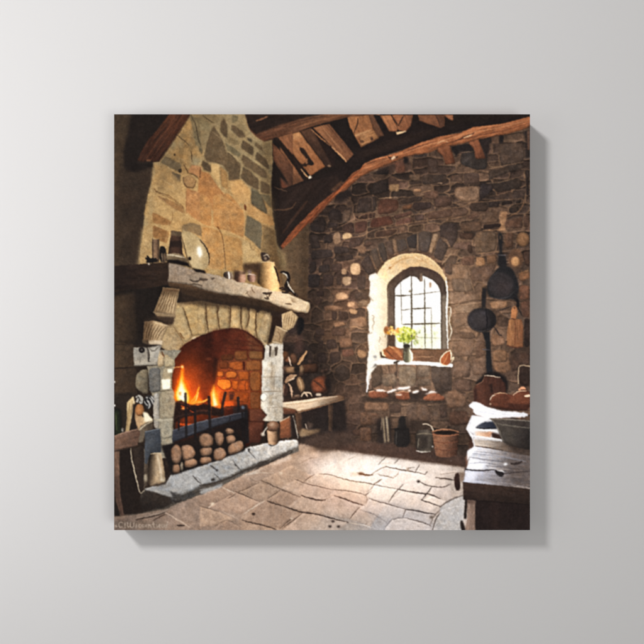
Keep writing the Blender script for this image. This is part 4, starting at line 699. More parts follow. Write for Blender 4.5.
    G("390,570 430,555 495,560 512,600 508,700 480,715 400,712 385,640", (66, 58, 51), (88, 78, 68), "395,620 500,620", tex=.14, cyl=(0, .35), soft=.5, sm=1, id='metal_pail'); L("440,520 480,518 508,545 512,590", 1.3, (196, 176, 150), id='metal_pail'); L("395,705 440,714 490,710", 1.3, (176, 166, 150)); L("400,590 440,582 500,590", 1., (130, 116, 98)); L("410,620 405,690", 1., (120, 110, 96)); E(508, 675, 5, 5, (240, 230, 214), soft=.4); G("420,600 480,600 476,690 425,690", (54, 47, 42), soft=1.4)
    t(440, 350)
    G("-55,575 132,575 128,640 118,735 70,752 0,750 -30,735 -45,640", (122, 84, 63), (88, 60, 47), "-20,620 120,660", tex=.18, ts=1.4, cyl=(0, .4, .4), id='woven_basket'); E(38, 575, 94, 20, (84, 56, 43), soft=.4, id='woven_basket'); E(38, 579, 80, 13, (36, 28, 24), soft=.5); L("-54,572 0,556 80,556 130,574", 1.2, (176, 122, 88)); L("-40,640 40,655 124,640", .8, (110, 68, 50)); L("-34,690 40,705 120,690", .8, (104, 64, 48)); L("-54,590 30,604 130,590", 1.1, (168, 108, 78))

def paint_hearth_things():
    # items on the hearth, right end
    t(280, 350)
    G("-2,503 70,464 76,612 -2,620", (150, 94, 62), (118, 72, 50), "0,520 70,600", tex=.18, ts=1.5, ta=(-30, 4), rim=.2, id='wooden_box'); L("0,502 70,465", 1.1, (232, 200, 164)); L("70,466 76,610", .9, (90, 56, 42)); L("92,462 108,530 126,615", 1.6, (226, 212, 190), id='fire_poker'); G("78,470 95,470 120,610 82,612", (40, 31, 27), soft=.6)
    t(200, 350)
    G("468,560 545,560 548,650 530,665 478,660", (172, 138, 108), (128, 98, 74), "480,600 545,600", cyl=(0, .5, .35), tex=.14, id='lidded_crock'); E(512, 535, 44, 38, (150, 108, 82), bev=.35, bw=2.5, rim=.35, tex=.14, id='lidded_crock'); E(505, 520, 18, 12, (206, 176, 148), soft=1.2, a=.8); L("470,562 545,562", 1.4, (80, 56, 42)); L("470,540 448,570 436,600", 1.6, (225, 212, 195)); E(440, 590, 14, 14, (206, 190, 172), soft=.6)
    G("545,560 560,520 556,640 548,645", (60, 44, 35), soft=.6)

def paint_right_things():
    t(440, 190)
    G("404,305 418,294 432,305 442,335 434,400 436,450 464,470 470,545 402,545 408,460 416,430 408,350", (37, 35, 36), tex=.1, soft=.6, sm=1, id='iron_skillet'); G("415,318 424,318 428,345 418,345", (92, 72, 56), soft=.5); L("410,455 460,458", 1., (84, 78, 78))
    t(440, 270)
    G("328,110 345,60 395,-5 430,-30 470,-30 510,-5 548,75 552,140 538,190 560,215 548,235 520,205 440,208 352,192 330,160", (37, 36, 37), tex=.12, soft=.6, sm=1, id='iron_skillet'); E(425, 105, 88, 88, (53, 48, 48), rot=20, soft=1., tex=.14, id='iron_skillet'); E(440, 125, 60, 56, (58, 50, 50), soft=2.4, tex=.14, a=.7); L("352,188 420,200 480,192 520,150", .9, (78, 74, 76), a=.6); L("345,80 370,40 420,0", .8, (66, 63, 66), a=.6)
    L("520,195 545,215 545,262 535,280", 2.6, (32, 29, 29), id='iron_skillet'); L("500,255 440,275 410,285", 1.2, (52, 42, 36)); L("545,260 575,320", 1.2, (44, 36, 32))
    G("300,128 328,128 322,200 318,262 290,268 292,190", (38, 35, 36), tex=.1, soft=.5, id='small_pan'); E(295, 350, 101, 86, (33, 31, 32), soft=.5, id='small_pan'); E(272, 348, 76, 72, (52, 48, 50), soft=1.4, tex=.14, id='small_pan'); E(262, 345, 46, 44, (60, 55, 56), soft=2, tex=.12, a=.8); L("205,360 230,415 290,432 350,410", .9, (84, 76, 74), a=.6); L("320,280 332,350 325,420", 1.6, (28, 27, 30)); E(300, 300, 20, 10, (80, 74, 78), soft=1., a=.6); L("380,400 415,450 430,460", 1.3, (48, 38, 33))
    t(440, 350)
    G("296,-125 350,-130 352,-60 354,0 364,120 372,165 330,175 322,120 322,0 316,-60", (31, 31, 33), (36, 36, 39), "340,0 340,150", tex=.1, soft=.5, id='iron_stand'); G("250,225 322,160 400,150 462,190 475,230 470,300 430,330 300,330", (32, 28, 28), soft=1.1, tex=.1, id='iron_stand')
    L("300,-5 345,0", 1., (80, 76, 78))
    # chopping board with a handle
    t(440, 270)
    G("498,285 505,262 522,250 540,262 545,300 532,342 570,346 582,400 582,540 530,545 468,530 470,440 480,352 496,340", (152, 104, 69), (128, 84, 57), "480,400 580,420", tex=.18, ts=1.4, ta=(88, 7), bev=.2, rim=.2, id='cutting_board'); G("500,280 522,256 540,275 532,340 498,338", (176, 116, 76), tex=.14, soft=.5); L("525,350 528,440 524,530", .7, (110, 66, 46)); L("500,342 530,344", 1.2, (94, 58, 42)); L("470,530 530,546 582,540", 1., (84, 52, 40)); E(521, 266, 6, 6, (60, 42, 34), soft=.4)
    # plank leaning on the wall
    t(440, 350)
    G("236,272 252,245 300,218 312,180 420,190 458,240 464,310 420,400 300,400 240,372", (86, 53, 41), (70, 44, 36), "250,280 450,280", tex=.16, ts=1.5, ta=(85, 6), rim=.2, soft=.5, id='bread_board'); L("310,179 360,182 420,191", 1., (216, 190, 164)); L("255,246 300,220 312,184", 1., (130, 90, 70)); G("348,240 366,230 372,300 352,305", (44, 30, 26), soft=.8); G("236,275 256,262 262,340 245,370", (56, 36, 31), soft=.8)
    L("549,236 548,170 550,110 590,108 628,114", .9, (180, 154, 122), taper=False, id='wire_frame'); L("556,120 556,230", .8, (56, 42, 35))
    # bread on the table
    b = dict(tex=.18, ts=1.6, bev=.3, bw=1.2, rim=.3, sm=1)
    G("346,342 380,308 430,300 475,305 510,322 548,282 600,272 632,300 632,420 540,425 372,402 348,380", (98, 57, 41), (82, 48, 37), "380,320 600,400", id='crusty_bread', **b); G("470,370 500,320 560,290 628,300 628,380", (112, 66, 47), soft=1., tex=.18, id='crusty_bread.001'); G("468,375 540,380 628,385 628,415 500,410", (72, 43, 33), soft=.8)
    L("348,350 362,325 385,316", .9, (240, 218, 190)); L("382,308 430,300 470,306", .9, (206, 160, 124)); L("512,318 550,284 606,286", .9, (224, 186, 150)); E(352, 378, 6, 6, (220, 190, 160), soft=.5); L("555,276 575,264 596,272", 2.2, (196, 132, 92)); L("598,322 628,318", 2.4, (236, 200, 170)); L("370,403 500,420 628,424", 1., (52, 34, 28))

def paint_table():
    t(440, 440)
    G("205,-40 640,-90 640,640 245,640 245,420 165,415 160,295 178,200 180,120 205,60", (52, 40, 34), tex=.12, soft=.4, id='wooden_table')
    G("205,0 238,0 232,60 212,120 205,190 180,195 178,120 200,80", (104, 72, 56), (74, 52, 42), "180,100 235,60", tex=.14, soft=.5, id='wooden_table')
    w = dict(tex=.2, ts=1.5, ta=(6, 9))
    # cloth / bright planks at the far end
    t(440, 350)
    G("225,455 360,478 420,560 440,650 625,660 625,740 240,700 225,620 182,552", (222, 220, 222), (196, 190, 188), "200,560 420,650", tex=.08, soft=.4, id='wooden_table')
    G("245,572 372,572 352,612 258,612", (198, 146, 114), (226, 196, 172), "350,590 260,590", tex=.1, soft=.8); G("360,578 415,588 440,626 365,614", (60, 42, 36), soft=.6); L("200,560 240,600 230,640", 1.2, (176, 170, 170)); L("240,556 320,560 400,568", 1.8, (250, 248, 246)); L("215,600 300,612 430,628", 1.6, (244, 240, 238))
    G("246,542 300,505 388,500 398,548 330,548", (44, 48, 60), (70, 74, 84), "380,520 260,540", tex=.1, soft=.5, id='dark_dish'); L("250,545 330,549 398,550", 1.2, (24, 24, 28))
    G("198,398 222,364 270,364 300,385 345,402 420,426 520,434 612,440 616,470 500,470 400,476 360,484 300,470 232,442 236,412", (244, 243, 246), (222, 220, 222), "260,400 600,460", tex=.05, ro=.3, soft=.45, sm=1, id='white_cloth')
    for s in ("240,420 320,440 420,455", "300,400 340,420 420,440", "230,380 260,395", "420,450 520,455 600,455"): L(s, 1., (204, 204, 212), a=.7)
    G("228,462 300,470 352,484 300,502 258,520 246,545 232,590 188,552", (238, 237, 240), tex=.05, soft=.5, sm=1, id='white_cloth'); L("225,470 205,540", 1., (206, 206, 212), a=.8); L("260,490 235,540", .9, (214, 214, 220), a=.8)
    # near planks
    t(440, 440)
    G("236,-5 440,12 640,32 640,125 440,95 245,52", (196, 182, 168), (98, 82, 72), "250,20 520,60", id='wooden_table', **w); L("246,42 330,55 440,72", 1.4, (84, 70, 62))
    G("190,80 242,44 330,58 640,112 640,222 460,215 380,210 184,206 212,110", (216, 216, 222), (112, 100, 96), "220,120 560,160", id='wooden_table', **w); G("190,80 240,44 260,60 215,110 190,150", (246, 246, 250), soft=.8, tex=.04); G("195,180 212,120 330,160 300,200 190,205", (244, 244, 250), soft=1.4, tex=.05, a=.9)
    L("210,120 330,140 460,150", 1.2, (120, 116, 122), a=.7); L("230,95 400,110 600,150", 1.4, (150, 148, 156), a=.7); L("200,165 300,155 420,180", .9, (112, 110, 118), a=.6); L("240,80 330,88 420,100", .7, (110, 108, 116), a=.7); L("320,180 460,190", .8, (100, 94, 98), a=.6); L("500,165 550,165 570,150", 2.2, (70, 60, 57)); E(458, 170, 12, 8, (250, 250, 252), soft=.7)
    G("178,212 384,208 460,218 640,215 640,345 400,318 160,294", (190, 190, 202), (110, 98, 94), "190,240 560,280", id='wooden_table', **w); G("165,290 180,215 260,225 240,290", (224, 224, 234), soft=1.6, tex=.06, a=.85); L("180,208 280,214 380,209", 1.4, (56, 50, 50)); L("455,234 540,226 630,220", 1.1, (78, 68, 66)); L("260,250 400,262", .8, (140, 138, 146), a=.7); L("300,285 440,300 620,330", 1., (150, 140, 140), a=.7)
    G("380,206 400,215 456,228 440,255 424,262 392,238", (42, 38, 39), soft=.4, sm=1); L("400,212 430,214 450,225", 1., (210, 206, 206)); L("500,320 640,340", 1.2, (176, 160, 150), a=.7)
    G("160,295 400,320 640,346 640,450 245,420 168,416", (62, 47, 40), (48, 37, 32), "300,310 300,440", tex=.16, ts=1.6, ta=(5, 8), bev=.15, id='wooden_table'); G("245,422 640,452 640,640 245,640", (38, 29, 27), tex=.12, ts=2, ta=(90, 4), soft=.5, id='wooden_table'); L("168,416 245,422 640,454", 1.2, (30, 23, 21)); G("350,430 352,640 420,640 420,440", (48, 35, 31), soft=2, a=.5)
    G("190,420 246,424 246,640 170,640 190,556", (148, 124, 110), (124, 102, 90), "190,500 246,500", tex=.14, ts=1.4, ta=(88, 6), soft=.4, id='table_leg'); G("190,420 246,424 246,450 190,440", (96, 76, 66), soft=.8); G("176,410 190,412 186,552 166,550", (42, 34, 30), soft=.4, id='table_leg'); G("140,562 160,562 182,640 150,640", (42, 34, 31), soft=.5, sm=1, id='table_leg')
    G("98,240 135,224 142,300 140,356 104,350", (62, 44, 37), (44, 31, 27), "100,260 140,300", tex=.14, soft=.4, sm=1, id='table_peg'); G("135,228 178,226 162,290 140,300", (128, 110, 96), soft=.7, tex=.12)
    # bowl
    t(440, 350)
    G("352,480 640,494 640,700 560,690 480,668 438,640 398,545", (70, 63, 57), (54, 48, 45), "400,520 560,690", tex=.12, soft=.4, cyl=(0, .2, .4), id='mixing_bowl'); G("352,478 450,482 640,496 640,545 430,520 380,505", (82, 73, 66), (62, 55, 51), "400,490 600,520", tex=.12, soft=.5, id='mixing_bowl'); L("352,480 480,486 640,498", 1.5, (120, 110, 98)); L("385,510 450,526 640,548", 1.1, (106, 98, 88)); L("360,482 405,545 445,640", .9, (120, 112, 102)); G("420,560 520,580 520,660 470,655", (84, 78, 70), soft=3, a=.5); G("440,640 560,690 640,702 640,720 520,705", (48, 38, 33), soft=1.4, a=.7)
    t(0, 0, 1)
    dim(520, 470, 16, 30, .88)

def paint_floor():
    global LW, LA
    LW = .62; LA = .9
    t(0, 0, 1)
    G("100,545 100,516 128,514 170,504 200,492 290,452 300,444 320,446 345,450 372,454 410,459 440,462.5 464,466 470,545", (172, 144, 120), (186, 172, 160), "250,480 430,500", tex=.15, ts=4, soft=.5, id='flagstone_floor')
    # paving tones
    for s, c in (("200,492 260,468 285,485 240,512", (158, 134, 114)), ("150,505 200,488 240,512 250,535 130,535", (142, 121, 105)), ("240,510 290,490 330,512 290,535 245,535", (162, 136, 115)), ("100,516 160,508 170,535 100,535", (124, 106, 92)), ("330,512 372,520 420,535 300,535", (154, 144, 135)), ("370,500 430,512 440,535 370,535", (164, 161, 160)), ("430,470 465,468 468,500 430,500", (170, 156, 143))):
        G(s, c, soft=5, tex=.14, a=.85)
    G(ell(362, 469, 54, 14), (246, 240, 230), soft=7, a=.75, tex=.1); G(ell(395, 479, 56, 19), (238, 231, 222), soft=9, a=.65, tex=.06); glow(300, 452, 20, 8, (56, 44, 34), .6); glow(345, 492, 40, 14, (34, 24, 16), .6)
    t(200, 440)
    rs = random.Random(8)
    # individual slabs get their own tone
    for s in ("160,335 250,375 400,300 260,262", "275,362 410,300 560,345 430,430", "60,470 250,362 420,432 300,520 160,500", "300,560 430,432 470,425 640,500 640,545 560,622 420,590", "470,425 560,350 710,398 650,490 570,460", "0,465 130,500 250,560 110,600 0,610", "430,280 640,180 800,260 640,360", "110,605 190,560 300,620 300,640 90,640", "0,380 150,335 240,375 60,470 0,440"):
        G(s, rs.choice([(178, 148, 122), (150, 124, 104), (164, 138, 116), (182, 150, 126)]), tex=.16, ts=2.2, soft=.5, a=.6, bev=.2, ro=.3)
    dk = (74, 58, 47); pl = (206, 186, 164)
    for s, w, c in (("160,335 200,352 250,376", 1.4, pl), ("250,360 330,395 420,432", 1.3, dk), ("270,362 340,335 412,298", 1., dk), ("430,284 500,315 560,342 645,366", 1.2, dk), ("470,425 520,445 572,460", 2., (60, 46, 38)), ("450,428 370,475 300,522", 1.6, pl), ("560,352 510,385 470,412", 1., dk), ("295,560 360,580 430,592 532,626", 2., (56, 43, 36)), ("645,545 600,585 560,622", 1.2, dk), ("250,375 220,395 190,410", 1., dk), ("0,462 60,480 130,500", .8, dk), ("105,605 140,580 190,558 240,580 300,622", 1., (116, 96, 80)), ("280,250 400,228 520,232", .9, pl), ("600,470 645,485", 1.4, dk), ("60,475 85,452 100,440", 1.6, pl), ("160,500 270,555", .8, (190, 166, 144)), ("350,270 390,290 430,282", .9, (120, 98, 80))):
        L(s, w, c, a=.9)
    E(375, 517, 12, 9, (58, 44, 36), soft=.5); E(565, 232, 12, 10, (212, 188, 160), soft=.6); E(88, 448, 12, 10, (214, 194, 166), soft=.7)
    t(280, 440)
    for s in ("170,290 240,240 300,235 420,265 640,305 600,385 480,355 370,350", "110,275 180,300 370,350 330,400 280,425 150,390 0,340", "380,388 480,358 600,388 610,440 590,460 500,430", "150,395 330,402 380,392 560,465 490,555 240,515 50,470", "150,515 240,515 480,580 400,640 20,640", "490,550 560,470 630,415 745,450 630,610"):
        G(s, rs.choice([(206, 176, 148), (216, 192, 166), (184, 160, 138), (198, 172, 150)]), tex=.14, ts=2.2, soft=.5, a=.42, bev=.2, ro=.3)
    for s, w, c in (("275,236 350,240 420,265 520,290 645,305", 1.3, (82, 62, 48)), ("168,290 205,262 242,240", 1.1, dk), ("105,275 180,305 290,330 370,350", 1.2, dk), ("375,348 480,355 560,372 602,388", 1.2, dk), ("0,345 70,372 145,398", 1., dk), ("150,388 200,405 280,425 320,420", 2.2, (56, 42, 34)), ("380,390 440,410 500,430 592,460", 1.9, (70, 52, 42)), ("602,386 614,420 594,458", 1., (120, 92, 72)), ("45,470 150,508 240,515 350,545 480,577", 2.4, (54, 42, 36)), ("480,577 560,592 622,606", 1.2, pl), ("556,470 520,510 485,555", 1.2, dk), ("152,515 90,565 15,620", 1.3, dk), ("0,455 50,470", 1.2, dk), ("600,385 645,350", 1.2, dk), ("480,135 510,122 545,105", .7, (150, 132, 112)), ("290,430 350,400", .9, (140, 114, 92)), ("130,170 200,130 260,120", .8, (140, 116, 94))):
        L(s, w, c, a=.9)
    E(566, 236, 24, 9, (112, 76, 50), soft=.8); L("555,236 600,244 650,245", 2., (96, 68, 48)); 
    for x, y in ((370, 570), (350, 605), (410, 605)): E(x, y, 12, 8, (54, 44, 40), soft=.6)
    E(80, 548, 9, 6, (230, 206, 178), soft=.6); G("500,225 545,230 540,250 500,248", (206, 172, 136), soft=1.2, a=.6)
    t(360, 440)
    for s in ("180,120 280,125 245,165 130,170", "280,128 415,170 390,220 250,165", "80,240 180,187 275,212 235,266 135,246", "275,214 450,240 490,300 410,290 305,310 270,340 150,276", "100,312 300,350 200,436 70,410 60,360", "300,350 480,382 430,420 560,466 480,512 200,440", "500,335 630,310 640,420 500,385", "440,425 560,468 620,440 560,412 500,390", "320,485 500,515 490,600 300,540", "70,415 320,485 300,540 220,550 100,520 0,480", "180,615 230,552 320,546 490,600 490,640 180,640", "415,172 470,230 640,260 640,180"):
        G(s, rs.choice([(238, 226, 212), (208, 196, 186), (190, 182, 176), (222, 210, 198)]), tex=.12, ts=2.2, soft=.5, a=.42, bev=.25, ro=.3)
    d2 = (72, 62, 56)
    for s, w, c in (("182,120 155,145 128,172", 1.1, d2), ("282,125 260,148 243,162", 1., d2), ("80,242 130,205 185,187", 1.2, (104, 80, 62)), ("180,186 290,210 380,222 455,240", 1.8, (66, 54, 46)), ("0,238 40,246 85,244", 3., (112, 80, 56)), ("152,275 120,298 95,308", 1.6, (92, 70, 54)), ("100,310 75,345 50,362", 1., (120, 98, 80)), ("0,292 100,312 200,332 270,345", 1.2, d2), ("265,343 330,358 400,370 500,382 562,412", 2.4, (54, 48, 46)), ("200,436 230,390 250,365 305,308", 1.5, d2), ("65,408 120,430 180,445 320,485", 1.4, d2), ("320,485 400,495 480,515 535,518", 2.2, (58, 52, 50)), ("322,485 310,510 300,542", 1.2, d2), ("408,290 450,308 500,326 590,332 635,308", 1.6, (66, 58, 54)), ("502,332 465,380 428,422", 1.8, (56, 50, 48)), ("428,420 490,440 562,466", 2., (56, 50, 48)), ("528,262 580,270 650,280", 2., (84, 74, 66)), ("418,172 405,195 388,222", 1.3, d2), ("472,222 455,238", 1.2, d2), ("275,214 262,245 230,268", 1., (128, 104, 84)), ("130,244 180,252 235,266", 1.1, (96, 78, 64)), ("178,612 200,580 232,550 320,546", 1.2, (104, 98, 94)), ("320,546 420,570 500,604", 1.4, d2), ("0,490 60,505 120,530 190,580", 1., (120, 114, 110)), ("330,205 345,195 385,190", .8, d2), ("0,588 40,600 75,610", 1., (220, 214, 208))):
        L(s, w, c, a=.92)
    E(410, 290, 12, 9, (50, 44, 42), soft=.5); E(335, 205, 10, 10, (150, 130, 112), soft=.8)
    G("505,640 540,535 580,490 645,432 690,440 690,640", (172, 167, 162), (188, 184, 180), "520,600 640,470", tex=.15, ts=2.4, soft=.5, ro=.4, bev=.2, rim=.1, id='flagstone_floor'); L("508,630 525,570 545,530 590,475 648,430", 2.2, (96, 88, 82)); L("490,600 510,540 560,490 620,445", 2.4, (120, 108, 98), a=.8); L("520,610 560,575 645,560", .9, (130, 124, 118)); E(500, 540, 14, 10, (98, 88, 80), soft=.8); E(590, 470, 10, 9, (90, 80, 74), soft=.7)
    t(440, 440)
    G("0,470 60,420 110,400 175,390 175,420 168,550 150,640 0,640", (176, 172, 167), tex=.15, ts=2.4, soft=.6, ro=.3, id='flagstone_floor'); L("0,470 40,440 90,410 160,388", 2.4, (104, 94, 86)); L("0,270 50,268 100,282", 1.8, (70, 60, 54)); L("0,240 90,228 150,232", .8, (120, 106, 94)); L("0,330 30,330 60,310", 1.2, (100, 90, 82)); L("0,500 80,470 165,462", .9, (206, 202, 198))
    # dark band where floor meets wall
    t(0, 0, 1)
    G("306,444 330,440 400,444 464,456 470,468 440,463.5 410,459.6 372,454.6 345,450.5 318,447", (82, 61, 48), (64, 48, 39), "330,445 440,460", tex=.16, ts=2, soft=.9)
    G("318,441 370,448 440,458 466,462 466,467 430,464 372,456 330,450", (70, 52, 42), soft=1.6, tex=.1, a=.5)
    G("282,455 300,444 330,447 315,452 295,458", (150, 122, 98), soft=1.5, tex=.15, a=.6)
    # grit
    for i in range(420):
        x = rs.uniform(190, 460); y = rs.uniform(456, 529); a = rs.uniform(.15, .5); G(ell(x, y, rs.uniform(.2, .7), rs.uniform(.15, .4), n=8), rs.choice([(70, 58, 50), (230, 216, 200), (110, 92, 78)]), tex=0, soft=.3, a=a) if 200+.6*(529-y) < x+60 else None

def paint_hearth():
    global LW, LA
    LW = .8; LA = .8
    t(0, 0, 1)
    G("144,489.5 166,482.5 172,474 201.4,466.2 226,457 247,447.8 268.6,442.8 285.7,440.6 297.4,440 298.8,445.8 298.6,451 291.4,454.4 257,468 221.4,486 201.4,494.4 181.4,502 167,509 150,512 128,516 134,505", (74, 67, 60), (112, 104, 96), "170,505 290,455", tex=.25, ts=2, soft=.5, ro=.4, id='hearth_slab')
    tp = "144.3,489.5 152,486.5 166,482.5 172,474 201.4,466.2 226,457 247,447.8 268.6,442.8 285.7,440.6 297.4,440 298.6,445.4 291.4,449.4 280,454 257,463.4 241.4,470.2 221.4,479.8 210,483.6 200,486.6 190,492 178,496.5 166,497.5 152.9,492"
    G(tp, (150, 148, 146), (206, 198, 188), "200,480 292,444", tex=.24, ts=2.2, soft=.45, ro=.6, bev=.3, bw=1, id='hearth_slab')
    G("170,476 200,467 215,476 195,488 176,490", (182, 180, 178), soft=2, tex=.14, a=.6)
    t(200, 440)
    for s, w in (("72,175 100,200 125,212", 1.6), ("100,235 130,265 150,285", 1.1), ("330,60 360,100 395,135", .9), ("340,62 345,80", 2.), ("240,170 262,182 290,220", 1.2), ("480,28 505,45 545,18", 1.8), ("230,140 270,205", .7)): L(s, w, (74, 70, 68))
    for x, y, r in ((120, 212, 9), (292, 225, 12), (92, 278, 14), (250, 180, 7), (345, 65, 8)): E(x, y, r, r*.7, (58, 53, 50), soft=.5, ro=.3)
    for s, w in (("0,320 40,315 90,300 150,285", 2.6), ("0,340 80,325 150,300", 1.6), ("150,290 200,265 290,225", 2.2), ("290,225 380,190 480,145", 2.6), ("380,215 420,185 520,140", 2.8), ("480,160 560,120 645,85", 2.6), ("560,110 645,70", 1.2), ("400,165 460,150", 1.6), ("0,380 20,380", 2.)): L(s, w, (66, 58, 52), ro=.6)
    G("0,345 80,330 160,300 150,330 0,385", (178, 174, 170), soft=.9, tex=.18, a=.8); G("310,250 380,215 460,190 380,240", (200, 188, 172), soft=1., tex=.15, a=.7); G("480,175 640,100 640,130 540,170", (214, 196, 176), soft=1., tex=.12, a=.6)
    t(110, 440)
    G("225,385 262,348 320,360 425,400 442,440 380,470 220,512 205,470", (54, 46, 40), (40, 33, 29), "300,370 260,500", tex=.25, ts=2, soft=.7, ro=.5, id='hearth_slab')
    G("415,360 520,385 570,365 600,385 540,410 490,430 440,440 425,400", (70, 66, 63), tex=.3, ts=1.6, soft=.7, ro=.6); G("300,340 420,365 440,400 380,385 262,350", (150, 146, 142), soft=.7, tex=.2); L("580,250 610,285 640,310", 1.6, (80, 75, 72)); L("590,260 620,265 640,300", 1., (120, 116, 112)); L("450,380 520,372 580,350", 1.4, (110, 106, 102)); L("440,425 470,440 500,420", 2.2, (44, 38, 34)); L("560,385 600,368 645,355", 1.4, (64, 58, 54))
    G("120,530 240,515 330,500 430,470 480,440 520,430 420,490 320,525 200,545", (118, 104, 92), soft=1.1, tex=.14, a=.75)
    # round stones stacked in the hearth
    t(104, 324, 2.8)
    G("160,340 215,330 360,290 395,330 395,355 250,405 190,425", (30, 25, 23), soft=.8, tex=.12)
    t(114, 340, 3.22)
    hs = ("188,402 210,396 214,425 200,432 188,428", "226,385 255,380 270,390 268,404 240,413 226,410", "275,378 310,374 318,390 300,400 278,402", "200,334 215,343 219,370 212,396 197,403 186,391 182,365 186,345", "216,340 240,335 258,349 263,365 255,381 235,389 222,386 218,365", "274,349 315,343 318,365 300,377 278,373", "320,352 345,345 362,358 360,378 340,391 320,386", "272,310 290,299 315,304 322,325 315,343 290,349 275,336", "322,300 340,294 355,304 352,330 340,346 327,331", "358,310 385,304 394,320 385,333 365,336", "356,290 370,282 386,288 385,302 365,307", "364,343 395,325 415,324 419,350 400,363 368,373", "212,395 222,392 224,420 215,424")
    for i, s_ in enumerate(hs):
        vf = RS.uniform(.9, 1.06); c = (206, 184, 158) if i == 12 else tuple(v*vf for v in (158, 121, 95))
        G(s_, c, sm=2, cr=.22, tex=.18, ts=2.2, bev=.4, bw=1.6, rim=.5, ro=.25, tcol=.25, ld=(.25, -.95), soft=.35, id='hearth_stone' + ('.%03d' % i if i else ''))
    t(110, 440); L("425,60 420,180 440,240", 2., (48, 36, 30), a=.0)

def paint_left_things():
    global LW, LA
    LW = 1.; LA = 1.
    t(110, 350)
    G("30,400 82,420 90,600 30,620", (26, 25, 22), soft=.8, tex=.1); G("34,425 60,420 78,600 38,600", (36, 40, 27), soft=.7, tex=.1, id='green_bottle'); L("40,440 46,560", 1.2, (70, 78, 48)); E(33, 224, 5, 8, (220, 214, 204), soft=.4); E(33, 388, 4, 8, (226, 220, 210), soft=.4); E(90, 560, 8, 14, (214, 206, 194), soft=.5)
    G("88,320 190,310 210,560 90,580", (50, 41, 34), soft=1.4, tex=.15)
    G("118,368 140,345 162,325 178,372 150,480 132,575 108,578 120,470", (206, 178, 130), (170, 142, 102), "120,400 160,420", tex=.12, soft=.4, id='rolled_paper'); L("160,330 170,375 148,480", 1., (232, 212, 170)); L("135,370 128,470 120,560", .8, (150, 122, 84)); G("160,380 180,370 190,520 175,560 150,560", (44, 35, 29), soft=.7)
    G("178,400 190,420 230,470 290,480 300,495 240,540 205,590 185,520 172,470", (178, 142, 104), (214, 188, 148), "190,480 290,480", tex=.14, soft=.4, id='parchment'); E(207, 420, 32, 44, (172, 117, 72), tex=.14, rim=.3, bw=1.5, bev=.2, id='clay_disc'); G("232,432 262,440 300,490 262,505 240,500", (236, 222, 192), tex=.06, soft=.6)
    for s in ("182,330 205,318 228,340 222,370", "190,345 212,335 226,360", "186,360 205,352 215,372"): L(s, 2., (170, 164, 154))
    L("195,325 210,345 200,370", 1., (60, 54, 48)); claim(q("180,315 232,315 232,375 180,375"), 'rope_coil')
    G("245,330 270,312 308,325 312,360 290,395 270,420 250,400 232,360", (56, 54, 54), tex=.2, soft=.5, sm=1, id='slate_rosette'); 
    for s in ("255,330 290,345 300,375", "262,350 280,380 270,410", "290,325 306,350", "240,360 262,390"): L(s, 1.5, (172, 168, 162))
    for s in ("270,335 285,365", "250,345 258,372"): L(s, 1.4, (28, 27, 28))
    G("212,532 262,505 300,498 302,548 250,580 232,640 200,650 195,590", (108, 95, 80), (84, 72, 60), "220,540 290,540", tex=.18, soft=.5, id='stone_block'); L("205,560 250,520 298,500", 1.1, (196, 180, 152))
    # stool
    t(110, 440)
    G("60,70 142,55 160,140 212,375 226,512 92,530 65,300", (37, 29, 25), soft=.8, tex=.15, id='side_wall')
    G("162,60 245,35 250,160 238,345 205,356 190,250 165,140", (56, 45, 38), (44, 35, 30), "170,100 240,100", tex=.2, ts=2, soft=.5, id='leaning_slab'); L("145,58 148,110 165,190 195,320 210,382 240,352", 1.3, (182, 166, 142)); L("240,60 248,200 240,340", .9, (130, 116, 98)); G("240,160 270,130 268,240 255,320 240,330", (88, 76, 64), soft=.8, tex=.15); E(252, 265, 12, 26, (200, 186, 160), soft=.8)
    G("30,-28 190,-75 212,-60 200,10 188,40 30,78", (118, 90, 74), (98, 74, 61), "60,-30 150,40", tex=.18, ts=1.5, ta=(-12, 7), soft=.4, id='wooden_stool'); L("30,-28 110,-55 190,-76", 1.2, (156, 124, 104)); L("30,76 110,58 188,38", 1., (60, 46, 38))
    G("30,82 66,78 66,200 72,380 98,528 76,534 44,440 30,330", (114, 87, 71), (86, 65, 54), "34,200 80,300", tex=.18, ts=1.3, ta=(84, 7), soft=.4, id='wooden_stool'); G("30,430 44,440 74,534 30,536", (32, 26, 23), soft=.6); L("34,340 60,440 84,530", .8, (72, 54, 45))
    # slate / axe head and wooden jug
    G("244,-60 350,-80 357,-5 360,82 330,92 288,90 270,132 258,172 242,160", (73, 76, 81), (60, 63, 68), "260,0 350,40", tex=.16, ts=2, soft=.4, id='slate_sheet'); L("246,-58 350,-78", 1., (116, 120, 125))
    G("280,98 320,88 358,92 370,150 382,220 388,275 380,300 335,316 280,320 266,295 266,200 272,130", (108, 91, 72), (134, 115, 91), "260,220 380,220", tex=.14, ts=2, ta=(80, 4), cyl=(10, .75, .62), soft=.45, id='turned_wood_jar'); L("330,100 352,190 362,280", 2.4, (214, 196, 168), a=.55, soft=1.); G("256,190 290,180 284,310 252,322", (56, 45, 37), soft=2, a=.7); L("284,98 320,92 360,95", 1., (190, 170, 140)); E(372, 282, 18, 12, (236, 222, 194), soft=1.2, a=.7); G("300,310 390,296 390,312 320,325", (70, 58, 48), soft=.8)
    # scrawled mark in the corner of the print
    t(110, 440)
    G("30,545 120,530 300,520 420,500 440,520 200,600 180,634 30,634", (106, 90, 79), (122, 104, 90), "60,560 300,540", tex=.2, soft=1.4, a=.8); L("180,560 240,545 320,530 390,505", 1.4, (66, 54, 46)); L("390,508 450,545 540,600 560,612", 1.3, (176, 154, 134)); L("300,565 330,548 385,520", 1.4, (84, 68, 58)); L("470,598 520,600", 1.8, (70, 57, 49)); L("180,545 280,530 390,498 480,440", 1.2, (134, 118, 104))
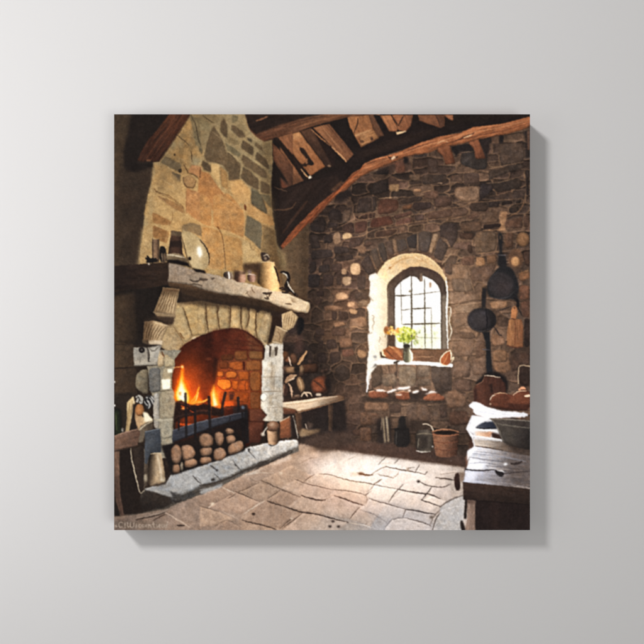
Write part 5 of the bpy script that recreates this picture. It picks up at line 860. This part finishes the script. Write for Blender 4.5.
    ink = (170, 152, 136)
    for s in ("38,602 46,592 40,612 50,606", "88,578 70,574 60,592 66,612 86,608", "104,580 106,614", "122,576 124,612 134,606", "144,576 142,606 154,614 166,604 168,576", "184,590 182,612", "214,594 200,594 200,610 214,610", "236,594 222,594 222,610 238,608", "246,604 260,600 254,590 246,602 258,612", "270,592 272,612", "270,598 284,592 288,612", "302,578 304,606 314,612", "296,590 312,588", "326,592 328,612", "340,604 352,600 346,590 338,602 352,612", "364,592 362,610 376,608 376,592", "400,574 398,612 384,612 382,596 398,594"):
        L(s, .95, ink, a=.8, ro=0, taper=False, soft=.3)
    claim(q("36,572 404,572 404,616 36,616"), 'signature')

def paint_all():
    global img
    paint_back_wall(); paint_ceiling(); paint_window(); paint_floor(); paint_corner_things()
    paint_right_things(); paint_table(); paint_chimney(); paint_fireplace(); paint_mantel_things(); paint_hearth(); paint_hearth_things(); paint_left_things()
    # hearth-end things stand in front of the slab
    img = np.clip(img, 0, 1)
    # uneven outlines: the whole picture is nudged by fine noise
    X, Y = grid(0, 0, N, N)
    wx_ = 1.0*(fbm(X/3.4, Y/3.4, 2, 1)-.5)+1.0*(fbm(X/1.3, Y/1.3, 2, 5)-.5); wy_ = 1.0*(fbm(X/3.4+40, Y/3.4, 2, 3)-.5)+1.0*(fbm(X/1.3+9, Y/1.3, 2, 6)-.5)
    J = np.clip((X-PX0)*S-.5+wx_*S*.5, 0, N-1.01); I_ = np.clip((Y-PY0)*S-.5+wy_*S*.5, 0, N-1.01)
    j0 = J.astype(np.int32); i0 = I_.astype(np.int32); fj = (J-j0)[..., None]; fi = (I_-i0)[..., None]; j1 = np.minimum(j0+1, N-1); i1 = np.minimum(i0+1, N-1)
    img = (img[i0, j0]*(1-fj)+img[i0, j1]*fj)*(1-fi)+(img[i1, j0]*(1-fj)+img[i1, j1]*fj)*fi
    # surface grain of stone, wood and paint; weaker in the brightest parts
    lum = img.mean(2)
    gr = .20*(fbm(X/1.1, Y/1.1, 3, 2)-.5)+.22*(fbm(X/3.1, Y/2.7, 3, 6)-.5)+.16*(fbm(X/9, Y/9, 2, 4)-.5)
    img = img*(1+gr*np.clip(1.25-lum, .1, 1))[..., None]
    # local contrast
    sm = np.ascontiguousarray(img[::4, ::4]); b6 = blur(sm, 5.)
    img = img+.28*(np.repeat(np.repeat(sm-b6, 4, 0), 4, 1).mean(2, keepdims=True)) if False else img+.12*(img-np.repeat(np.repeat(b6, 4, 0), 4, 1))*np.clip(lum*3, 0, 1)[..., None]
    ids = np.repeat(np.repeat(idm, 2, 0), 2, 1)
    wl = blur(np.isin(ids, [item('rubble_wall'), item('arch_stones')]).astype(np.float32), 2.)[..., None]
    img = img*(1+wl*np.array([.15, .15, .21], np.float32))
    fl = blur(np.isin(ids, [item('flagstone_floor')]).astype(np.float32), 2.)[..., None]
    img = img*(1+fl*np.array([.05, .04, .05], np.float32))
    wd = blur(np.isin(ids, [i for i, n in enumerate(ITEMS) if n.startswith(('rafter', 'tie_beam', 'purlin'))]).astype(np.float32), 2.)[..., None]
    img = img*(1-.2*wd)+.2*wd*img.mean(2, keepdims=True)*np.array([1.02, .97, .93], np.float32)
    sat = (.9+.1*blur(np.isin(ids, [item(n) for n in ('fire', 'brick_lining', 'firebox', 'fire_log', 'flowers', 'chimney_breast', 'hearth_arch', 'tie_beam', 'ceiling_beam', 'purlin')]).astype(np.float32), 2.))[..., None]-.05*wl
    img = img*sat+(1-sat)*(img@np.array([.3, .55, .15], np.float32))[..., None]*np.array([1.02, 1., .97], np.float32)
    veil = np.exp(-(((X-418)/62)**2+((Y-325)/75)**2))[..., None]*np.array([.085, .072, .058], np.float32)
    img = img+veil*(1-np.clip(img, 0, 1))
    lum = blur(np.ascontiguousarray(img.mean(2)), 2.)
    img = img+(1-np.clip(lum*2.6, 0, 1))[..., None]*np.array([.016, .013, .015], np.float32)
    cb = blur(np.isin(ids, [item('chimney_breast')]).astype(np.float32), 2.)[..., None]
    img = img*(1+cb*np.array([-.05, -.075, -.075], np.float32))
    ha = blur(np.isin(ids, [item('hearth_arch'), item('stone_corbel'), item('stone_corbel.001'), item('mantel_shelf')]).astype(np.float32), 2.)[..., None]
    img = img*(1+ha*np.array([.0, -.03, -.05], np.float32))
    fb = (blur(np.isin(ids, [item('firebox'), item('brick_lining')]).astype(np.float32), 1.5)*(np.exp(-(((X-187)/15)**2+((Y-392)/32)**2))+.8*np.exp(-(((X-216)/11)**2+((Y-398)/20)**2))))[..., None]
    img = img+fb*np.array([.36, .14, .02], np.float32)*.8
    img = np.clip(img, 0, 1); img = img+.22*img*(1-img)*(2*img-.8)
    img = np.clip(img, 0, 1)
    # bloom of the print, softness, canvas grain
    hi = np.clip(img-.78, 0, 1)
    small = hi[::4, ::4]
    bl = blur(np.ascontiguousarray(small), 7.)+.6*blur(np.ascontiguousarray(small), 2.5)
    img += .38*np.repeat(np.repeat(bl, 4, 0), 4, 1)
    soft = blur(img, .42*S)
    img = soft+.4*(soft-blur(soft, 1.0*S))
    n = rng.rand(N//2, N//2).astype(np.float32); n = np.repeat(np.repeat(n, 2, 0), 2, 1); n = blur(n, .35*S)
    lum = img.mean(2, keepdims=True)
    img += ((n-.5)*.15)[..., None]*(.25+np.clip(lum, 0, .6))
    img = np.clip(img, 0, 1)
    return img.reshape(M, 2, M, 2, 3).mean((1, 3))
INK_GAIN = .97

# ============================ the scene ============================
import bpy
SC = bpy.context.scene
COL = SC.collection
DEPTH = .022                 # canvas thickness (m)
GAP = .0004
CAM_D = .80                  # lens to printed face
KEY = (-2.961, -2.820, 2.877)   # lamp, relative to the middle of the print on the wall
KEY_W, AMB = 238.0, .25
FILL = (-.8, -.5, .02); FILL_W = 2.7
FRONT = (1.5, -2.8, -.9); FRONT_W = 37.
WALL_ALB = .52

def nodes(name):
    m = bpy.data.materials.new(name); m.use_nodes = True
    nt = m.node_tree; return m, nt, nt.nodes, nt.links, nt.nodes['Principled BSDF']

def ink_material():
    m, nt, nd, lk, b = nodes('printed_canvas')
    at = nd.new('ShaderNodeAttribute'); at.attribute_name = 'ink'; at.attribute_type = 'GEOMETRY'
    tc = nd.new('ShaderNodeTexCoord')
    nz = nd.new('ShaderNodeTexNoise'); nz.inputs['Scale'].default_value = 900; nz.inputs['Detail'].default_value = 2
    lk.new(tc.outputs['Object'], nz.inputs['Vector'])
    wv = []
    for ax, rot in ((0, 0), (2, math.pi/2)):
        w = nd.new('ShaderNodeTexWave'); w.wave_type = 'BANDS'; w.bands_direction = 'X' if ax == 0 else 'Z'
        w.inputs['Scale'].default_value = 1000/(1.25*3.1416); w.inputs['Distortion'].default_value = 1.2; w.inputs['Detail'].default_value = 1; w.inputs['Detail Scale'].default_value = .6
        lk.new(tc.outputs['Object'], w.inputs['Vector']); wv.append(w)
    mu = nd.new('ShaderNodeMath'); mu.operation = 'MULTIPLY'; lk.new(wv[0].outputs['Fac'], mu.inputs[0]); lk.new(wv[1].outputs['Fac'], mu.inputs[1])
    ad = nd.new('ShaderNodeMath'); ad.operation = 'ADD'; lk.new(mu.outputs[0], ad.inputs[0]); lk.new(nz.outputs['Fac'], ad.inputs[1])
    bp = nd.new('ShaderNodeBump'); bp.inputs['Strength'].default_value = .35; bp.inputs['Distance'].default_value = .0002
    lk.new(ad.outputs[0], bp.inputs['Height']); lk.new(bp.outputs['Normal'], b.inputs['Normal'])
    mr = nd.new('ShaderNodeMapRange'); mr.inputs['From Min'].default_value = 0; mr.inputs['From Max'].default_value = 1.6; mr.inputs['To Min'].default_value = .96; mr.inputs['To Max'].default_value = 1.06
    lk.new(ad.outputs[0], mr.inputs['Value'])
    mx = nd.new('ShaderNodeVectorMath'); mx.operation = 'SCALE'; lk.new(at.outputs['Color'], mx.inputs[0]); lk.new(mr.outputs['Result'], mx.inputs['Scale'])
    lk.new(mx.outputs['Vector'], b.inputs['Base Color'])
    b.inputs['Roughness'].default_value = .8; b.inputs['Specular IOR Level'].default_value = .06
    return m

def wall_material():
    m, nt, nd, lk, b = nodes('painted_plaster')
    tc = nd.new('ShaderNodeTexCoord')
    n1 = nd.new('ShaderNodeTexNoise'); n1.inputs['Scale'].default_value = 3; n1.inputs['Detail'].default_value = 3; lk.new(tc.outputs['Object'], n1.inputs['Vector'])
    n2 = nd.new('ShaderNodeTexNoise'); n2.inputs['Scale'].default_value = 260; n2.inputs['Detail'].default_value = 4; lk.new(tc.outputs['Object'], n2.inputs['Vector'])
    cr = nd.new('ShaderNodeValToRGB'); cr.color_ramp.elements[0].color = (WALL_ALB*.985, WALL_ALB*.972, WALL_ALB*.965, 1); cr.color_ramp.elements[1].color = (WALL_ALB*1.02, WALL_ALB*1.008, WALL_ALB*1.003, 1)
    lk.new(n1.outputs['Fac'], cr.inputs['Fac']); lk.new(cr.outputs['Color'], b.inputs['Base Color'])
    bp = nd.new('ShaderNodeBump'); bp.inputs['Strength'].default_value = .12; bp.inputs['Distance'].default_value = .0004; lk.new(n2.outputs['Fac'], bp.inputs['Height']); lk.new(bp.outputs['Normal'], b.inputs['Normal'])
    b.inputs['Roughness'].default_value = .75; b.inputs['Specular IOR Level'].default_value = .15
    return m

def grid_mesh(name, co, faces, mat, colors=None):
    me = bpy.data.meshes.new(name)
    nf = len(faces)
    me.vertices.add(len(co)); me.vertices.foreach_set('co', np.ascontiguousarray(co, np.float32).ravel())
    me.loops.add(nf*4); me.loops.foreach_set('vertex_index', np.ascontiguousarray(faces, np.int32).ravel())
    me.polygons.add(nf); me.polygons.foreach_set('loop_start', np.arange(nf, dtype=np.int32)*4)
    me.update(calc_edges=True)
    if colors is not None:
        a = me.attributes.new('ink', 'FLOAT_COLOR', 'POINT')
        a.data.foreach_set('color', np.ascontiguousarray(np.concatenate([colors, np.ones((len(colors), 1), np.float32)], 1), np.float32).ravel())
    me.materials.append(mat); me.validate()
    return me

def wx(px): return (px-322)/1000.
def wz(py): return (322-py)/1000.

def light_on(x, z):
    """light falling on the printed face (area lamps + even room light), to choose ink strength for it"""
    e = AMB*np.ones_like(x)
    for (lx, ly, lz), w in ((KEY, KEY_W), (FILL, FILL_W), (FRONT, FRONT_W)):
        dx, dy, dz = lx-x, -ly-DEPTH, lz-z; r2 = dx*dx+dy*dy+dz*dz
        nl = np.linalg.norm((lx, ly, lz)); ce = (dx*lx+dy*-ly+dz*lz)/np.sqrt(r2)/nl
        e = e+w/(math.pi**2)*(dy/np.sqrt(r2))*ce/r2*1.0
    return e

art = paint_all()
lin = np.where(art <= .04045, art/12.92, ((art+.055)/1.055)**2.4).astype(np.float32)
V = np.pad(lin, ((1, 1), (1, 1), (0, 0)), mode='edge')
V = (V[:-1, :-1]+V[1:, :-1]+V[:-1, 1:]+V[1:, 1:])/4
V = V+.35*(V-blur(V, .8))                                   # ink spread is evened out
gx = PX0+np.arange(M+1)*PW/M; gy = PY0+np.arange(M+1)*PW/M
GXX, GYY = np.meshgrid(wx(gx), wz(gy))
V = np.clip(V/(light_on(GXX, GYY)*INK_GAIN)[..., None], .002, .97).astype(np.float32)

MAT = ink_material()
root = bpy.data.objects.new('canvas_print', None); COL.objects.link(root)
base_z = wz(PY0+PW)
root.location = (0, 0, base_z)
root['label'] = 'square stretched canvas print of a stone kitchen with lit fireplace, on a grey wall'
root['category'] = 'canvas print'
OB = {}
def link(name, me, parent, label=None):
    o = bpy.data.objects.new(name.split('.')[0], me); COL.objects.link(o); o.parent = parent
    if label: o['label'] = label
    return o

idm[idm == 0] = item('rubble_wall')
idm[idm == item('roof_timber')] = item('roof_timber')

# parts of the print, and which of them carry sub-parts
SUB = {}
def sub(parent, *names):
    for n in names: SUB[n] = parent
sub('rubble_wall', 'arch_stones')
sub('window_frame', 'window_pane', 'glazing_bar', 'window_reveal', 'sill_board', 'sill_ledge')
sub('chimney_breast', 'mantel_shelf', 'hearth_arch', 'firebox', 'brick_lining', 'stone_pier', 'stone_pier.001', 'stone_corbel', 'stone_corbel.001', 'iron_bracket', 'iron_bracket.001', 'hearth_slab')
sub('roof_timber', 'purlin', 'tie_beam', 'rafter', 'rafter.001', 'rafter.002', 'rafter.003', 'rafter.004', 'rafter_board', 'rafter_board.001', 'rafter_board.002', 'rafter_board.003', 'rafter_board.004')
sub('fire_grate', 'fire', 'fire_log')
sub('flower_vase', 'flowers', 'flower_stems')
sub('wooden_table', 'table_leg', 'table_peg')
LABEL = {'chimney_breast': 'printed tan and grey stone chimney breast with fireplace below', 'rubble_wall': 'printed brown rubble wall round the arched window', 'side_wall': 'printed dark plain wall at the left of the chimney',
         'window_frame': 'printed arched window with bright leaded panes', 'flagstone_floor': 'printed pale flagstone floor with a sunlit patch', 'roof_timber': 'printed dark roof timbers with orange boards', 'ceiling_beam': 'printed brown beam end at the upper left',
         'fire_grate': 'printed dark iron fire grate with flames', 'iron_skillet': 'printed black iron skillet, the higher of the two pans', 'small_pan': 'printed round dark pan hanging below the skillet', 'cutting_board': 'printed paddle-shaped wooden board hanging at the right edge',
         'wooden_table': 'printed worn wooden table with pale planks at the lower right', 'mixing_bowl': 'printed dark wide bowl on the table', 'white_cloth': 'printed white cloth on the far end of the table', 'wooden_bench': 'printed pale wooden bench beside the fireplace', 'woven_basket': 'printed reddish brown basket on the floor below the window',
         'flower_vase': 'printed small vase of yellow flowers on the window sill', 'earthenware_jug': 'printed tall tan jug on the mantel shelf', 'glass_platter': 'printed oval platter with a white glint on the mantel shelf', 'signature': 'faint pale scrawl in the lower left corner of the print', 'turned_wood_jar': 'printed tan cylindrical jar at the left end of the hearth', 'wooden_stool': 'printed wooden stool at the lower left edge'}

def part_mesh(name, k):
    r, c = np.nonzero(idm == k)
    if len(r) == 0: return None
    f = np.stack([r*(M+1)+c, (r+1)*(M+1)+c, (r+1)*(M+1)+c+1, r*(M+1)+c+1], 1)
    u, inv = np.unique(f, return_inverse=True)
    rr, cc = u//(M+1), u % (M+1)
    co = np.stack([wx(gx[cc]), np.full(len(u), -DEPTH), wz(gy[rr])-base_z], 1)
    return grid_mesh(name, co, inv.reshape(-1, 4), MAT, V[rr, cc])

order = [n for n in ITEMS if n not in SUB]+[n for n in ITEMS if n in SUB]
for n in order:
    k = ITEMS.index(n); cnt = int((idm == k).sum())
    if cnt < 12:
        continue
    par = OB.get(SUB.get(n)) if n in SUB else root
    OB[n] = link(n, part_mesh(n, k), par or root, LABEL.get(n))
    if n.startswith('hearth_stone'): OB[n]['group'] = 'round stones stacked under the grate'

# wrapped edges of the canvas: the picture runs on, mirrored, round the stretcher
ND = int(round((DEPTH-GAP)/(PW/M/1000)))
co, fc, cl = [], [], []
def strip(P, C):
    b = len(co); n = len(P)
    for j in range(ND+1):
        y = -DEPTH+(DEPTH-GAP)*j/ND
        for i in range(n): co.append((P[i][0], y, P[i][1]-base_z)); cl.append(C(i, j))
    for j in range(ND):
        for i in range(n-1): fc.append((b+j*n+i, b+j*n+i+1, b+(j+1)*n+i+1, b+(j+1)*n+i))
stp = 4; ii = list(range(0, M+1, stp))
X_, Z_ = wx(gx), wz(gy)
strip([(X_[i], Z_[0]) for i in ii], lambda i, j: V[min(j, M), ii[i]])
strip([(X_[i], Z_[M]) for i in ii[::-1]], lambda i, j: V[M-j, ii[::-1][i]])
strip([(X_[0], Z_[i]) for i in ii[::-1]], lambda i, j: V[ii[::-1][i], j])
strip([(X_[M], Z_[i]) for i in ii], lambda i, j: V[ii[i], M-j])
edge = link('canvas_edge', grid_mesh('canvas_edge', np.array(co), np.array(fc), MAT, np.array(cl, np.float32)), root)

# wall
w2, h2, th = 2.2, 1.6, .08
wc = np.array([(x, y, z) for y in (0, th) for z in (-h2, h2) for x in (-w2, w2)], np.float32)
wf = np.array([(0, 1, 3, 2), (5, 4, 6, 7), (4, 0, 2, 6), (1, 5, 7, 3), (2, 3, 7, 6), (4, 5, 1, 0)])
wall = bpy.data.objects.new('wall', grid_mesh('wall', wc, wf, wall_material())); COL.objects.link(wall)
wall['kind'] = 'structure'

# light: one soft lamp high on the left, added fills at the side and front, even room light
from mathutils import Vector
def lamp(name, pos, w, size, colr):
    l = bpy.data.lights.new(name, 'AREA'); l.shape = 'DISK'; l.size = size; l.energy = w; l.color = colr
    o = bpy.data.objects.new(name, l); COL.objects.link(o); o.location = pos
    o.rotation_euler = (-Vector(pos)).to_track_quat('-Z', 'Y').to_euler()
lamp('key_lamp', KEY, KEY_W, .85, (1, .992, .99))
lamp('front_fill_lamp', FRONT, FRONT_W, 1.6, (1, .99, .975))  # fill added in front to lighten the canvas shadow
lamp('side_fill_lamp', FILL, FILL_W, .6, (1, .99, 1))  # fill added at the left so the wall brightens that way
W = bpy.data.worlds.new('World'); SC.world = W; W.use_nodes = True
bg = W.node_tree.nodes['Background']; bg.inputs['Color'].default_value = (1, .985, .965, 1); bg.inputs['Strength'].default_value = AMB

cam = bpy.data.cameras.new('camera'); co_ = bpy.data.objects.new('camera', cam); COL.objects.link(co_)
co_.location = (0, -DEPTH-CAM_D, 0); co_.rotation_euler = (math.pi/2, 0, 0)
cam.sensor_width = 36; cam.lens = 36*CAM_D/.644; cam.clip_end = 50; cam.clip_start = .01
SC.camera = co_
SC.view_settings.view_transform = 'Standard'; SC.view_settings.look = 'None'; SC.view_settings.exposure = 0; SC.view_settings.gamma = 1
SC.render.engine = 'CYCLES'
